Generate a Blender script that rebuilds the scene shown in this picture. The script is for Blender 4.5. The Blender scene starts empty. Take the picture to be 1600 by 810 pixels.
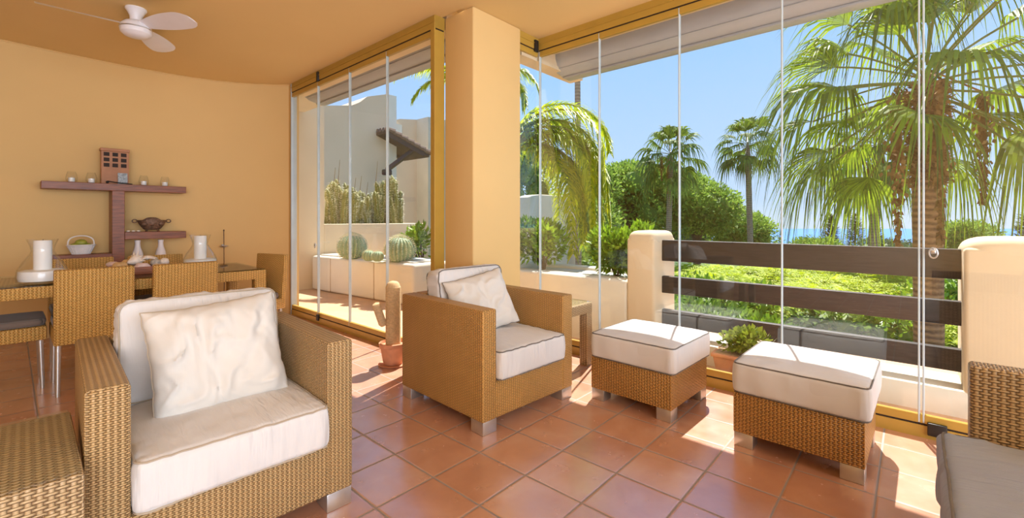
import bpy, bmesh, math, random
from mathutils import Vector, Matrix, noise
R = math.radians
PI = math.pi
C = bpy.context.scene.collection
random.seed(7)

# ------------------------------------------------------------------ camera
F = 700.0; HY = 343.0; H = 1.15
A = math.atan2(624, 700)
FW = Vector((math.cos(A), math.sin(A), 0)); RT = Vector((math.sin(A), -math.cos(A), 0))
cam_d = bpy.data.cameras.new('camera'); cam = bpy.data.objects.new('camera', cam_d); C.objects.link(cam)
cam.location = (0, 0, H)
cam.rotation_euler = (PI/2, 0, A - PI/2)
cam_d.sensor_fit = 'HORIZONTAL'; cam_d.sensor_width = 36.0
cam_d.lens = F/1600*36.0
cam_d.shift_y = -(405-HY)/1600
cam_d.clip_start = 0.05; cam_d.clip_end = 4000
bpy.context.scene.camera = cam

def at(px, py, depth=None, X=None, Y=None, z=None):
    """a real-world point seen in direction (px, py), at a depth / on a plane"""
    d = FW + RT*((px-800)/F)
    if z is not None: t = (H-z)*F/(py-HY)
    elif X is not None: t = X/d.x
    elif Y is not None: t = Y/d.y
    else: t = depth
    return Vector((d.x*t, d.y*t, H - (py-HY)*t/F))

# ------------------------------------------------------------------ world, sun, exposure
sc = bpy.context.scene
sc.view_settings.view_transform = 'Standard'; sc.view_settings.look = 'None'
sc.view_settings.gamma = 1; sc.view_settings.use_curve_mapping = False
sc.view_settings.exposure = 0.9
SKY = 1.22/2**.9
w = bpy.data.worlds.new('world'); sc.world = w; w.use_nodes = True
nt = w.node_tree; nt.nodes.clear()
tc = nt.nodes.new('ShaderNodeTexCoord'); sp = nt.nodes.new('ShaderNodeSeparateXYZ')
rp = nt.nodes.new('ShaderNodeValToRGB'); bg = nt.nodes.new('ShaderNodeBackground'); ow = nt.nodes.new('ShaderNodeOutputWorld')
nt.links.new(tc.outputs['Generated'], sp.inputs[0]); nt.links.new(sp.outputs['Z'], rp.inputs[0])
nt.links.new(rp.outputs[0], bg.inputs[0]); nt.links.new(bg.outputs[0], ow.inputs[0])
el = rp.color_ramp.elements
def slin(r, g, b):
    f = lambda c: (c/255/12.92) if c/255 <= .04045 else ((c/255+.055)/1.055)**2.4
    return (f(r), f(g), f(b), 1)
el[0].position = 0.0; el[0].color = slin(206, 226, 248)
el[1].position = 1.0; el[1].color = slin(150, 190, 240)
for p_, c_ in ((.04, slin(190, 217, 249)), (.15, slin(180, 213, 252)), (.30, slin(160, 204, 253)), (.45, slin(134, 192, 252)), (.75, slin(130, 180, 245))):
    e = el.new(p_); e.color = c_
bg.inputs[1].default_value = SKY
SUN_DIR = Vector((-.59, -.18, -1)).normalized()
sd = bpy.data.lights.new('sun', 'SUN'); sd.energy = 5.6; sd.angle = R(.55); sd.color = (1, .95, .87)
so = bpy.data.objects.new('sun', sd); C.objects.link(so)
so.rotation_euler = SUN_DIR.to_track_quat('-Z', 'Y').to_euler(); so.location = (6, 2, 10)

def area(name, loc, rot, sx, sy, power, col=(1, 1, 1)):
    d = bpy.data.lights.new(name, 'AREA'); d.shape = 'RECTANGLE'; d.size = sx; d.size_y = sy; d.energy = power; d.color = col
    o = bpy.data.objects.new(name, d); C.objects.link(o); o.location = loc; o.rotation_euler = rot; return o
# fill lights added behind the camera to brighten the room, one rear, one overhead
area('rear_fill', (-.3, -4.1, 1.4), (PI/2, 0, 0), 6.0, 2.6, 215, (.80, .89, 1))
area('overhead_fill', (-1.6, -3.0, 2.74), (0, 0, 0), 1.4, 1.4, 50, (.84, .91, 1))

# ------------------------------------------------------------------ material helpers
def lin(r, g, b):
    f = lambda c: (c/255/12.92) if c/255 <= .04045 else ((c/255+.055)/1.055)**2.4
    return (f(r), f(g), f(b), 1)

class NT:
    def __init__(s, name):
        s.m = bpy.data.materials.new(name); s.m.use_nodes = True
        s.t = s.m.node_tree; s.n = s.t.nodes; s.l = s.t.links
        s.b = s.n['Principled BSDF']; s.o = s.n['Material Output']
    def add(s, t, **kw):
        n = s.n.new(t)
        for k, v in kw.items(): setattr(n, k, v)
        return n
    def put(s, sock, v):
        if v is None: return
        if hasattr(v, 'is_output') or isinstance(v, bpy.types.NodeSocket): s.l.new(v, sock)
        else: sock.default_value = v
    def math(s, op, a, b=None, c=None):
        n = s.add('ShaderNodeMath', operation=op)
        s.put(n.inputs[0], a); s.put(n.inputs[1], b)
        if c is not None: s.put(n.inputs[2], c)
        return n.outputs[0]
    def mix(s, f, a, b):
        n = s.add('ShaderNodeMix', data_type='RGBA')
        s.put(n.inputs[0], f); s.put(n.inputs[6], a); s.put(n.inputs[7], b)
        return n.outputs[2]
    def coord(s, which='Object', scale=None):
        c = s.add('ShaderNodeTexCoord').outputs[which]
        if scale is not None:
            mp = s.add('ShaderNodeMapping'); s.l.new(c, mp.inputs[0]); mp.inputs['Scale'].default_value = scale
            c = mp.outputs[0]
        return c
    def noise(s, scale=5, detail=2, vec=None, rough=.5, dist=0):
        n = s.add('ShaderNodeTexNoise'); n.inputs['Scale'].default_value = scale; n.inputs['Detail'].default_value = detail
        n.inputs['Roughness'].default_value = rough; n.inputs['Distortion'].default_value = dist
        s.l.new(vec if vec is not None else s.coord(), n.inputs['Vector'])
        return n.outputs['Fac']
    def ramp(s, f, stops):
        n = s.add('ShaderNodeValToRGB'); e = n.color_ramp.elements
        e[0].position, e[0].color = stops[0]; e[1].position, e[1].color = stops[-1]
        for p, c in stops[1:-1]:
            x = e.new(p); x.color = c
        s.l.new(f, n.inputs[0]); return n.outputs[0]
    def bump(s, h, strength=.3, dist=.01):
        n = s.add('ShaderNodeBump'); n.inputs['Strength'].default_value = strength; n.inputs['Distance'].default_value = dist
        s.l.new(h, n.inputs['Height']); s.l.new(n.outputs[0], s.b.inputs['Normal']); return n
    def base(s, col=None, rough=.5, metal=0, spec=None):
        s.put(s.b.inputs['Base Color'], col); s.put(s.b.inputs['Roughness'], rough); s.b.inputs['Metallic'].default_value = metal
        if spec is not None: s.b.inputs['Specular IOR Level'].default_value = spec

def mat_plain(name, col, rough=.6, metal=0, var=.12, nscale=8, bump=0, bscale=60, bdist=.002, spec=None):
    t = NT(name)
    n = t.noise(nscale, 3)
    dark = tuple(c*(1-var) for c in col[:3])+(1,); light = tuple(min(1, c*(1+var)) for c in col[:3])+(1,)
    t.base(t.ramp(n, [(.3, dark), (.7, light)]), rough, metal, spec)
    if bump: t.bump(t.noise(bscale, 3), bump, bdist)
    return t.m

def mat_wicker(name, light, dark, p=.016, q=.0068, holes=False):
    t = NT(name)
    uv = t.add('ShaderNodeSeparateXYZ'); t.l.new(t.coord('UV'), uv.inputs[0])
    u = t.math('MULTIPLY', uv.outputs[0], 1/p); v = t.math('MULTIPLY', uv.outputs[1], 1/q)
    fu = t.math('FRACT', u); fv = t.math('FRACT', v); iu = t.math('FLOOR', u); iv = t.math('FLOOR', v)
    par = t.math('FLOORED_MODULO', t.math('ADD', iu, iv), 2.0)
    su = t.math('SINE', t.math('MULTIPLY', fu, PI)); sv = t.math('SINE', t.math('MULTIPLY', fv, PI))
    rsv = t.math('POWER', sv, .55)
    hH = t.math('MULTIPLY', rsv, t.math('MULTIPLY_ADD', su, .38, .62))
    stake = t.math('MULTIPLY', t.math('POWER', t.math('MAXIMUM', t.math('MULTIPLY_ADD', su, 2.0, -1.0), 0.0), .5), .72)
    under = t.math('MULTIPLY', rsv, t.math('MULTIPLY_ADD', su, -.62, .62))
    hV = t.math('MAXIMUM', stake, under)
    h = t.math('ADD', t.math('MULTIPLY', hH, t.math('SUBTRACT', 1.0, par)), t.math('MULTIPLY', hV, par))
    nz = t.noise(9, 3); fine = t.noise(300, 1)
    lc = t.mix(nz, light, tuple(c*.78 for c in light[:3])+(1,))
    f = t.math('MINIMUM', t.math('POWER', t.math('MULTIPLY', h, 1.25), 1.2), 1.0)
    col = t.mix(f, dark, lc)  # weave gaps coloured darker: shade between the strands put into the colour
    t.base(col, .42)
    t.b.inputs['Specular IOR Level'].default_value = .45
    t.bump(t.math('MULTIPLY_ADD', fine, .08, h), 1.0, .0065)
    if holes:
        a = t.math('MULTIPLY', t.math('LESS_THAN', h, .20), t.math('LESS_THAN', sv, .75))
        t.put(t.b.inputs['Alpha'], t.math('SUBTRACT', 1.0, a))
    return t.m

def mat_fabric(name, col, var=.05, streak=0):
    t = NT(name)
    n = t.noise(6, 2)
    t.base(t.ramp(n, [(.3, tuple(c*(1-var) for c in col[:3])+(1,)), (.7, col)]), .85)
    t.b.inputs['Sheen Weight'].default_value = .15
    f = t.noise(420, 2); g = t.noise(14, 3, dist=.6)
    if not streak:
        t.bump(t.math('MULTIPLY_ADD', g, 4.0, f), .25, .0012)
        return t.m
    st = t.noise(1.0, 2, t.coord('Object', (46, 9, 5)), dist=.4)
    st2 = t.noise(1.0, 1, t.coord('Object', (17, 5, 3)), dist=.6)
    pat = t.noise(5, 1)
    h = t.math('MULTIPLY', t.math('ADD', t.math('MULTIPLY', st, .8), st2), t.math('MAXIMUM', t.math('MULTIPLY_ADD', pat, 2.6, -.75), .12))
    b1 = t.add('ShaderNodeBump'); b1.inputs['Strength'].default_value = .8; b1.inputs['Distance'].default_value = streak
    t.l.new(h, b1.inputs['Height'])
    b2 = t.bump(f, .2, .001); t.l.new(b1.outputs[0], b2.inputs['Normal'])
    return t.m

def mat_floor():
    t = NT('terracotta_tile')
    uv = t.add('ShaderNodeSeparateXYZ'); t.l.new(t.coord('Object'), uv.inputs[0])
    px, py, ox, oy, g = .2864, .296, 1.256, .998, .0042
    u = t.math('MULTIPLY', t.math('SUBTRACT', uv.outputs[0], ox), 1/px); v = t.math('MULTIPLY', t.math('SUBTRACT', uv.outputs[1], oy), 1/py)
    fu = t.math('FRACT', u); fv = t.math('FRACT', v)
    du = t.math('MULTIPLY', t.math('MINIMUM', fu, t.math('SUBTRACT', 1.0, fu)), px)
    dv = t.math('MULTIPLY', t.math('MINIMUM', fv, t.math('SUBTRACT', 1.0, fv)), py)
    d = t.math('MINIMUM', du, dv)
    grout = t.math('LESS_THAN', d, g)
    cmb = t.add('ShaderNodeCombineXYZ'); t.l.new(t.math('FLOOR', u), cmb.inputs[0]); t.l.new(t.math('FLOOR', v), cmb.inputs[1])
    wn = t.add('ShaderNodeTexWhiteNoise', noise_dimensions='2D'); t.l.new(cmb.outputs[0], wn.inputs['Vector'])
    n1 = t.noise(5, 4, dist=.5)
    tile = t.ramp(t.math('MULTIPLY_ADD', n1, .75, t.math('MULTIPLY', wn.outputs[0], .3)),
                  [(.2, lin(180, 124, 98)), (.55, lin(202, 148, 120)), (.9, lin(216, 174, 150))])
    t.base(t.mix(grout, tile, lin(132, 112, 100)), None)
    t.b.inputs['Specular IOR Level'].default_value = .8; t.b.inputs['IOR'].default_value = 2.2
    ro = t.math('MULTIPLY_ADD', t.noise(12, 3), .20, .14)
    t.put(t.b.inputs['Roughness'], t.math('MAXIMUM', ro, t.math('MULTIPLY', grout, .8)))
    edge = t.math('MINIMUM', t.math('MULTIPLY', d, 1/.010), 1.0)
    h = t.math('ADD', edge, t.math('MULTIPLY', t.noise(14, 2, dist=.6), .45))
    t.bump(h, .45, .003)
    return t.m

def mat_glass():
    t = NT('window_glass'); t.n.remove(t.b)
    tr = t.add('ShaderNodeBsdfTransparent'); tr.inputs[0].default_value = (.985, .992, .988, 1)
    gl = t.add('ShaderNodeBsdfGlossy'); gl.inputs['Roughness'].default_value = 0.0; gl.inputs[0].default_value = (1, 1, 1, 1)
    g = t.add('ShaderNodeNewGeometry'); dp = t.add('ShaderNodeVectorMath', operation='DOT_PRODUCT')
    t.l.new(g.outputs['Incoming'], dp.inputs[0]); t.l.new(g.outputs['Normal'], dp.inputs[1])
    c = t.math('SUBTRACT', 1.0, t.math('ABSOLUTE', dp.outputs['Value']))
    fr = t.math('MULTIPLY_ADD', t.math('POWER', c, 5.0), .55, .05)
    mx = t.add('ShaderNodeMixShader'); t.l.new(fr, mx.inputs[0]); t.l.new(tr.outputs[0], mx.inputs[1]); t.l.new(gl.outputs[0], mx.inputs[2])
    t.l.new(mx.outputs[0], t.o.inputs[0]); return t.m

def mat_clear(name, tint=(.99, .995, .995, 1)):
    t = NT(name)
    t.n.remove(t.b)
    tr = t.add('ShaderNodeBsdfTransparent'); tr.inputs[0].default_value = tint
    gl = t.add('ShaderNodeBsdfGlossy'); gl.inputs['Roughness'].default_value = 0.03
    g = t.add('ShaderNodeNewGeometry'); dp = t.add('ShaderNodeVectorMath', operation='DOT_PRODUCT')
    t.l.new(g.outputs['Incoming'], dp.inputs[0]); t.l.new(g.outputs['Normal'], dp.inputs[1])
    c = t.math('SUBTRACT', 1.0, t.math('ABSOLUTE', dp.outputs['Value']))
    fr = t.math('MULTIPLY_ADD', t.math('POWER', c, 4.0), .7, .03)
    mx = t.add('ShaderNodeMixShader'); t.l.new(fr, mx.inputs[0]); t.l.new(tr.outputs[0], mx.inputs[1]); t.l.new(gl.outputs[0], mx.inputs[2])
    t.l.new(mx.outputs[0], t.o.inputs[0]); return t.m

def mat_leaf(name, c1, c2, transl=.35, rough=.45, scale=3):
    t = NT(name)
    n = t.noise(scale, 3)
    oi = t.add('ShaderNodeNewGeometry')
    f = t.math('ADD', t.math('MULTIPLY', n, .6), t.math('MULTIPLY', oi.outputs['Random Per Island'], .5))
    col = t.ramp(f, [(.25, c1), (.8, c2)])
    t.base(col, rough); t.b.inputs['Specular IOR Level'].default_value = .35
    tl = t.add('ShaderNodeBsdfTranslucent'); t.l.new(col, tl.inputs[0])
    mx = t.add('ShaderNodeMixShader'); mx.inputs[0].default_value = transl
    t.l.new(t.b.outputs[0], mx.inputs[1]); t.l.new(tl.outputs[0], mx.inputs[2]); t.l.new(mx.outputs[0], t.o.inputs[0])
    return t.m

def mat_wood(name, c1, c2, rough=.45, sc_=(1, 12, 12)):
    t = NT(name)
    v = t.coord('Object', sc_)
    n = t.noise(6, 4, v, dist=.8)
    t.base(t.ramp(n, [(.3, c1), (.7, c2)]), rough); t.bump(n, .2, .002)
    return t.m

def mat_bark(name, c1, c2, zs=18):
    t = NT(name)
    v = t.coord('Object', (6, 6, zs))
    n = t.noise(2.2, 4, v)
    wv = t.add('ShaderNodeTexWave', bands_direction='Z'); t.l.new(t.coord('Object'), wv.inputs[0]); wv.inputs['Scale'].default_value = 3.2; wv.inputs['Distortion'].default_value = 2.5
    f = t.math('MULTIPLY_ADD', wv.outputs['Fac'], .35, t.math('MULTIPLY', n, .7))
    t.base(t.ramp(f, [(.25, c1), (.75, c2)]), .9); t.bump(f, .8, .03)
    return t.m

M = {}
M['wall'] = mat_plain('ochre_plaster', lin(220, 184, 124), .8, var=.03, nscale=1.2, bump=.12, bscale=45, bdist=.003)
M['ceil'] = mat_plain('ceiling_plaster', lin(226, 194, 134), .85, var=.02, nscale=1.2, bump=.08, bscale=50, bdist=.002)
M['floor'] = mat_floor()
M['frame'] = mat_plain('mustard_metal', lin(178, 142, 60), .35, var=.04)
M['black'] = mat_plain('black_plastic', lin(30, 26, 24), .45)
M['groove'] = mat_plain('groove_rubber', lin(40, 24, 14), .7)
M['glass'] = mat_glass()
M['edge'] = mat_plain('glass_edge_profile', lin(188, 200, 205), .25, var=.05)
M['wicker'] = mat_wicker('honey_wicker', lin(216, 178, 124), lin(104, 72, 38))
M['wicker_gold'] = mat_wicker('golden_wicker', lin(228, 174, 98), lin(116, 74, 30), p=.0155, q=.0075)
M['wicker_dine'] = mat_wicker('dining_wicker', lin(240, 190, 106), lin(146, 94, 34), p=.019, q=.0095)
M['wicker_holes'] = mat_wicker('open_golden_wicker', lin(214, 158, 84), lin(86, 50, 18), p=.017, q=.009, holes=True)
M['wicker_table'] = mat_wicker('pale_wicker', lin(214, 182, 136), lin(98, 68, 38), p=.02, q=.009)
M['fabric'] = mat_fabric('ivory_canvas', lin(216, 212, 210), streak=.016)
M['fabric_shaded'] = mat_fabric('shaded_canvas', lin(162, 170, 192), streak=.016)  # sofa cushion canvas toned grey-blue, its shade put into the colour
M['linen'] = mat_fabric('ivory_linen', lin(214, 208, 200))
M['piping'] = mat_fabric('taupe_piping', lin(112, 104, 98))
M['piping_light'] = mat_fabric('sand_piping', lin(176, 160, 140))
M['greyfab'] = mat_fabric('grey_seat_fabric', lin(118, 104, 94))
M['alu'] = mat_plain('brushed_aluminium', lin(200, 198, 196), .32, metal=.85, var=.03, nscale=30)
M['white'] = mat_plain('white_enamel', lin(232, 228, 232), .35, var=.02)
M['stucco'] = mat_plain('cream_stucco', lin(228, 206, 174), .9, var=.05, nscale=2, bump=.3, bscale=25, bdist=.006)
M['stucco_white'] = mat_plain('pale_stucco', lin(232, 222, 204), .9, var=.05, nscale=2, bump=.25, bscale=20, bdist=.006)
M['stucco_pink'] = mat_plain('beige_render', lin(226, 198, 166), .9, var=.05, nscale=1, bump=.2, bscale=12, bdist=.01)
M['stucco_grey'] = mat_plain('greige_render', lin(206, 194, 172), .9, var=.08, nscale=1, bump=.2, bscale=12, bdist=.01)
M['terr'] = mat_plain('terrace_tile', lin(214, 170, 132), .7, var=.08, nscale=3)
M['rail'] = mat_wood('dark_stained_timber', lin(32, 27, 26), lin(60, 51, 49), .6, (10, 1.2, 14))
M['darkwood'] = mat_wood('chocolate_wood', lin(104, 54, 28), lin(150, 86, 50), .4)
M['redwood'] = mat_wood('redbrown_wood', lin(128, 74, 50), lin(160, 100, 72), .5)
M['housewood'] = mat_plain('painted_brown_card', lin(176, 124, 90), .6)
M['terra'] = mat_plain('terracotta_clay', lin(212, 148, 112), .8, var=.12, nscale=14, bump=.2, bscale=40)
M['rope'] = mat_plain('sisal_rope', lin(214, 184, 142), .95, var=.12, nscale=60, bump=.6, bscale=200, bdist=.002)
M['awning'] = mat_plain('grey_awning_metal', lin(166, 170, 178), .35, var=.02)
M['wax'] = mat_plain('white_wax', lin(240, 238, 236), .5, var=.02)
M['clear'] = mat_clear('clear_glass'); M['smoke'] = mat_clear('table_glass', (.93, .95, .93, 1))
M['shell'] = mat_plain('seashell', lin(232, 218, 204), .4, var=.12, nscale=30)
M['pinkshell'] = mat_plain('pink_shell', lin(224, 196, 190), .4, var=.1, nscale=30)
M['tanshell'] = mat_plain('tan_shell', lin(206, 168, 116), .45, var=.2, nscale=40)
M['stone'] = mat_plain('grey_pebble', lin(176, 166, 154), .5, var=.3, nscale=60)
M['bronze'] = mat_plain('bronze', lin(112, 84, 66), .5, metal=.3, var=.4, nscale=50, bump=.8, bscale=70, bdist=.006)
M['mango'] = mat_plain('green_fruit', lin(150, 152, 56), .4, var=.25, nscale=14)
M['basket'] = mat_plain('white_basket', lin(232, 230, 232), .6, bump=.5, bscale=120)
M['photo'] = mat_plain('photo_print', lin(150, 160, 168), .4, var=.5, nscale=70)
M['cactus'] = mat_leaf('cactus_green', lin(120, 146, 112), lin(176, 194, 158), 0, .6, 20)
M['spine'] = mat_plain('cactus_spine', lin(236, 226, 190), .6)
M['column'] = mat_leaf('column_cactus_green', lin(72, 82, 34), lin(148, 142, 76), .0, .6, 14)
M['soil'] = mat_plain('dry_soil', lin(176, 146, 110), .95, var=.2, nscale=30, bump=.8, bscale=60, bdist=.02)
M['gravel'] = mat_plain('white_gravel', lin(228, 222, 210), .9, var=.15, nscale=60, bump=.8, bscale=80, bdist=.02)
M['tile_roof'] = mat_plain('weathered_roof_tile', lin(120, 98, 84), .9, var=.3, nscale=20)
M['palm'] = mat_leaf('fan_palm_green', lin(62, 92, 18), lin(158, 178, 44), .5)
M['palm_far'] = mat_leaf('far_palm_green', lin(66, 96, 34), lin(132, 154, 58), .35, .65, scale=1)
M['feather'] = mat_leaf('feather_palm_green', lin(110, 142, 16), lin(208, 212, 40), .55)
M['dry'] = mat_leaf('dry_thatch', lin(120, 84, 44), lin(178, 134, 78), .15, .8)
M['trunk'] = mat_bark('palm_bark', lin(122, 82, 52), lin(196, 144, 96), 14)
M['trunk_far'] = mat_bark('grey_palm_bark', lin(120, 102, 88), lin(168, 148, 128), 8)
M['bark'] = mat_bark('pine_bark', lin(70, 54, 46), lin(110, 88, 74), 4)
M['pine'] = mat_leaf('pine_green', lin(84, 120, 38), lin(172, 196, 84), .45, .6, .6)
M['pine_dark'] = mat_leaf('dark_conifer_green', lin(60, 88, 58), lin(120, 146, 100), .25, .6, .8)
M['lime'] = mat_leaf('lime_leaf', lin(136, 162, 4), lin(218, 226, 22), .5, .5, 1.5)
M['shrub'] = mat_leaf('shrub_green', lin(70, 108, 24), lin(158, 192, 50), .35, .35, 4)
M['bush'] = mat_leaf('bush_green', lin(70, 104, 34), lin(148, 174, 70), .4, .5, 1.5)
M['succ'] = mat_leaf('succulent_green', lin(92, 116, 26), lin(170, 186, 66), .25, .35, 20)
M['ground'] = mat_plain('garden_ground', lin(74, 92, 44), .95, var=.3, nscale=.5)
M['seam'] = mat_plain('sea_water', lin(70, 132, 200), .35, var=.06, nscale=.02, spec=.2)
M['bluefab'] = mat_plain('blue_canvas', lin(96, 150, 214), .7)

# ------------------------------------------------------------------ object helpers
class MB:
    """collects pieces into one bmesh; M = transform applied to what is added"""
    def __init__(s): s.bm = bmesh.new(); s.T = Matrix.Identity(4)
    def _merge(s, b2):
        b2.transform(s.T)
        me = bpy.data.meshes.new('tmp'); b2.to_mesh(me); b2.free(); s.bm.from_mesh(me); bpy.data.meshes.remove(me)
    def box(s, c, sz, bev=0, seg=2, rot=None):
        b = bmesh.new(); bmesh.ops.create_cube(b, size=1); bmesh.ops.scale(b, vec=sz, verts=b.verts)
        if bev: bmesh.ops.bevel(b, geom=b.edges[:], offset=bev, segments=seg, profile=.5, affect='EDGES')
        if rot is not None: b.transform(rot)
        bmesh.ops.translate(b, vec=c, verts=b.verts); s._merge(b); return s
    def bx(s, x0, x1, y0, y1, z0, z1, bev=0, seg=2):
        return s.box(((x0+x1)/2, (y0+y1)/2, (z0+z1)/2), (x1-x0, y1-y0, z1-z0), bev, seg)
    def tube(s, pts, r, n=8, cap=True):
        pts = [Vector(p) for p in pts]
        rs = r if isinstance(r, (list, tuple)) else [r]*len(pts)
        b = bmesh.new(); rings = []
        prev = None
        for i, p in enumerate(pts):
            d = (pts[min(i+1, len(pts)-1)] - pts[max(i-1, 0)])
            d = d.normalized() if d.length > 1e-9 else Vector((0, 0, 1))
            if prev is None:
                a = d.cross(Vector((0, 0, 1)));
                if a.length < .05: a = d.cross(Vector((1, 0, 0)))
                a.normalize()
            else:
                a = prev - d*prev.dot(d)
                if a.length < 1e-6: a = d.orthogonal()
                a.normalize()
            prev = a; c = d.cross(a)
            rings.append([b.verts.new(p + (a*math.cos(2*PI*k/n) + c*math.sin(2*PI*k/n))*rs[i]) for k in range(n)])
        for i in range(len(rings)-1):
            for k in range(n):
                b.faces.new((rings[i][k], rings[i][(k+1) % n], rings[i+1][(k+1) % n], rings[i+1][k]))
        if cap:
            b.faces.new(rings[0][::-1]); b.faces.new(rings[-1])
        s._merge(b); return s
    def loop(s, pts, r, n=6):
        pts = [Vector(p) for p in pts]; m = len(pts); b = bmesh.new(); rings = []; prev = None
        for i, p in enumerate(pts):
            d = (pts[(i+1) % m]-pts[i-1]).normalized()
            if prev is None: a = d.orthogonal().normalized()
            else: a = (prev - d*prev.dot(d)).normalized()
            prev = a; c = d.cross(a)
            rings.append([b.verts.new(p + (a*math.cos(2*PI*k/n)+c*math.sin(2*PI*k/n))*r) for k in range(n)])
        for i in range(m):
            for k in range(n):
                b.faces.new((rings[i][k], rings[i][(k+1) % n], rings[(i+1) % m][(k+1) % n], rings[(i+1) % m][k]))
        s._merge(b); return s
    def lathe(s, prof, n=32, c=(0, 0, 0), closed=False):
        b = bmesh.new(); rings = []
        for (r, z) in prof:
            if r < 1e-5: rings.append([b.verts.new((c[0], c[1], c[2]+z))])
            else: rings.append([b.verts.new((c[0]+r*math.cos(2*PI*k/n), c[1]+r*math.sin(2*PI*k/n), c[2]+z)) for k in range(n)])
        for i in range(len(rings)-1):
            a, d = rings[i], rings[i+1]
            for k in range(n):
                k2 = (k+1) % n
                if len(a) == 1 and len(d) == 1: continue
                if len(a) == 1: b.faces.new((a[0], d[k2], d[k]))
                elif len(d) == 1: b.faces.new((a[k], a[k2], d[0]))
                else: b.faces.new((a[k], a[k2], d[k2], d[k]))
        s._merge(b); return s
    def ball(s, c, r, sub=2, rough=0, seed=0, rot=None):
        b = bmesh.new(); bmesh.ops.create_icosphere(b, subdivisions=sub, radius=1)
        for v in b.verts:
            k = 1 + rough*noise.noise(v.co*1.7+Vector((seed, 0, 0)))
            v.co = Vector((v.co.x*r[0]*k, v.co.y*r[1]*k, v.co.z*r[2]*k))
        if rot is not None: b.transform(rot)
        bmesh.ops.translate(b, vec=c, verts=b.verts); s._merge(b); return s
    def prism(s, poly, axis, a0, a1, bev=0):
        """extrude a 2-D outline along axis: 'y' -> poly in (x,z); 'x' -> poly in (y,z); 'z' -> poly in (x,y)"""
        b = bmesh.new()
        mk = {'y': lambda p, t: (p[0], t, p[1]), 'x': lambda p, t: (t, p[0], p[1]), 'z': lambda p, t: (p[0], p[1], t)}[axis]
        v0 = [b.verts.new(mk(p, a0)) for p in poly]; v1 = [b.verts.new(mk(p, a1)) for p in poly]
        n = len(poly)
        for i in range(n): b.faces.new((v0[i], v0[(i+1) % n], v1[(i+1) % n], v1[i]))
        b.faces.new(v0[::-1]); b.faces.new(v1)
        bmesh.ops.recalc_face_normals(b, faces=b.faces)
        if bev: bmesh.ops.bevel(b, geom=b.edges[:], offset=bev, segments=2, profile=.5, affect='EDGES')
        s._merge(b); return s
    def raw(s, verts, faces):
        b = bmesh.new(); vs = [b.verts.new(v) for v in verts]
        for f in faces:
            try: b.faces.new([vs[i] for i in f])
            except ValueError: pass
        s._merge(b); return s
    def build(s, name, mat, parent=None, smooth=True, angle=35, uv=True):
        me = bpy.data.meshes.new(name)
        bmesh.ops.recalc_face_normals(s.bm, faces=s.bm.faces)
        if uv:
            L = s.bm.loops.layers.uv.new('UVMap')
            for f in s.bm.faces:
                n = f.normal; ax = max(range(3), key=lambda i: abs(n[i]))
                for lp in f.loops:
                    c = lp.vert.co
                    lp[L].uv = (c.y, c.z) if ax == 0 else ((c.x, c.z) if ax == 1 else (c.x, c.y))
        s.bm.to_mesh(me); s.bm.free()
        me.materials.append(mat)
        if smooth:
            me.polygons.foreach_set('use_smooth', [True]*len(me.polygons))
            me.set_sharp_from_angle(angle=R(angle))
        o = bpy.data.objects.new(name, me); C.objects.link(o)
        if parent is not None: o.parent = parent
        return o

class PM:
    """plain lists for big foliage meshes"""
    def __init__(s): s.v = []; s.f = []
    def quad(s, a, b, c, d):
        i = len(s.v); s.v += [a, b, c, d]; s.f.append((i, i+1, i+2, i+3))
    def tri(s, a, b, c):
        i = len(s.v); s.v += [a, b, c]; s.f.append((i, i+1, i+2))
    def build(s, name, mat, parent=None, smooth=False):
        me = bpy.data.meshes.new(name); me.from_pydata([tuple(v) for v in s.v], [], s.f); me.update()
        me.materials.append(mat)
        if smooth: me.polygons.foreach_set('use_smooth', [True]*len(me.polygons))
        o = bpy.data.objects.new(name, me); C.objects.link(o)
        if parent is not None: o.parent = parent
        return o

def tag(o, label=None, cat=None, group=None, kind=None):
    if label: o['label'] = label
    if cat: o['category'] = cat
    if group: o['group'] = group
    if kind: o['kind'] = kind
    return o
def empty(name, loc=(0, 0, 0), rz=0, label=None, cat=None, group=None, kind=None):
    o = bpy.data.objects.new(name, None); C.objects.link(o); o.location = loc; o.rotation_euler = (0, 0, rz)
    o.empty_display_size = .1
    return tag(o, label, cat, group, kind)
def copy_tree(o, parent=None):
    c = o.copy(); C.objects.link(c); c.parent = parent
    for ch in list(o.children): copy_tree(ch, c)
    return c
def struct(mb, name, mat, parent=None, **kw):
    o = mb.build(name, mat, parent, **kw)
    if parent is None: o['kind'] = 'structure'
    return o
# ================================================================== THE ROOM
CZ = 2.79
WALLPTS = [(-3.4, 6.2), (-1.5, 6.2), (-.06, 6.19), (.36, 6.23), (.78, 6.25), (1.18, 6.235), (1.40, 6.20), (1.60, 6.14), (1.80, 6.045), (1.98, 5.93), (2.14, 5.79), (2.262, 5.655)]
m = MB(); m.prism([(-3.4, -4.2), (3.20, -4.2), (3.30, -4.2), (3.30, 2.63), (2.36, 2.63), (2.36, 6.4), (-3.4, 6.4)], 'z', -.2, 0); struct(m, 'floor', M['floor'])
m = MB(); m.prism([(-3.4, -4.2), (3.26, -4.2), (3.26, 2.60), (2.34, 2.60), (2.34, 6.4), (-3.4, 6.4)], 'z', CZ, CZ+.25); struct(m, 'ceiling', M['ceil'])
m = MB()
poly = WALLPTS + [(2.262, 5.60), (2.36, 5.60), (2.36, 6.5), (-3.4, 6.5)]
m.prism(poly, 'z', 0, CZ); struct(m, 'wall_back', M['wall'])
m = MB(); m.bx(-3.55, -3.4, -4.2, 6.5, 0, CZ); struct(m, 'wall_left', M['wall'])
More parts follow.
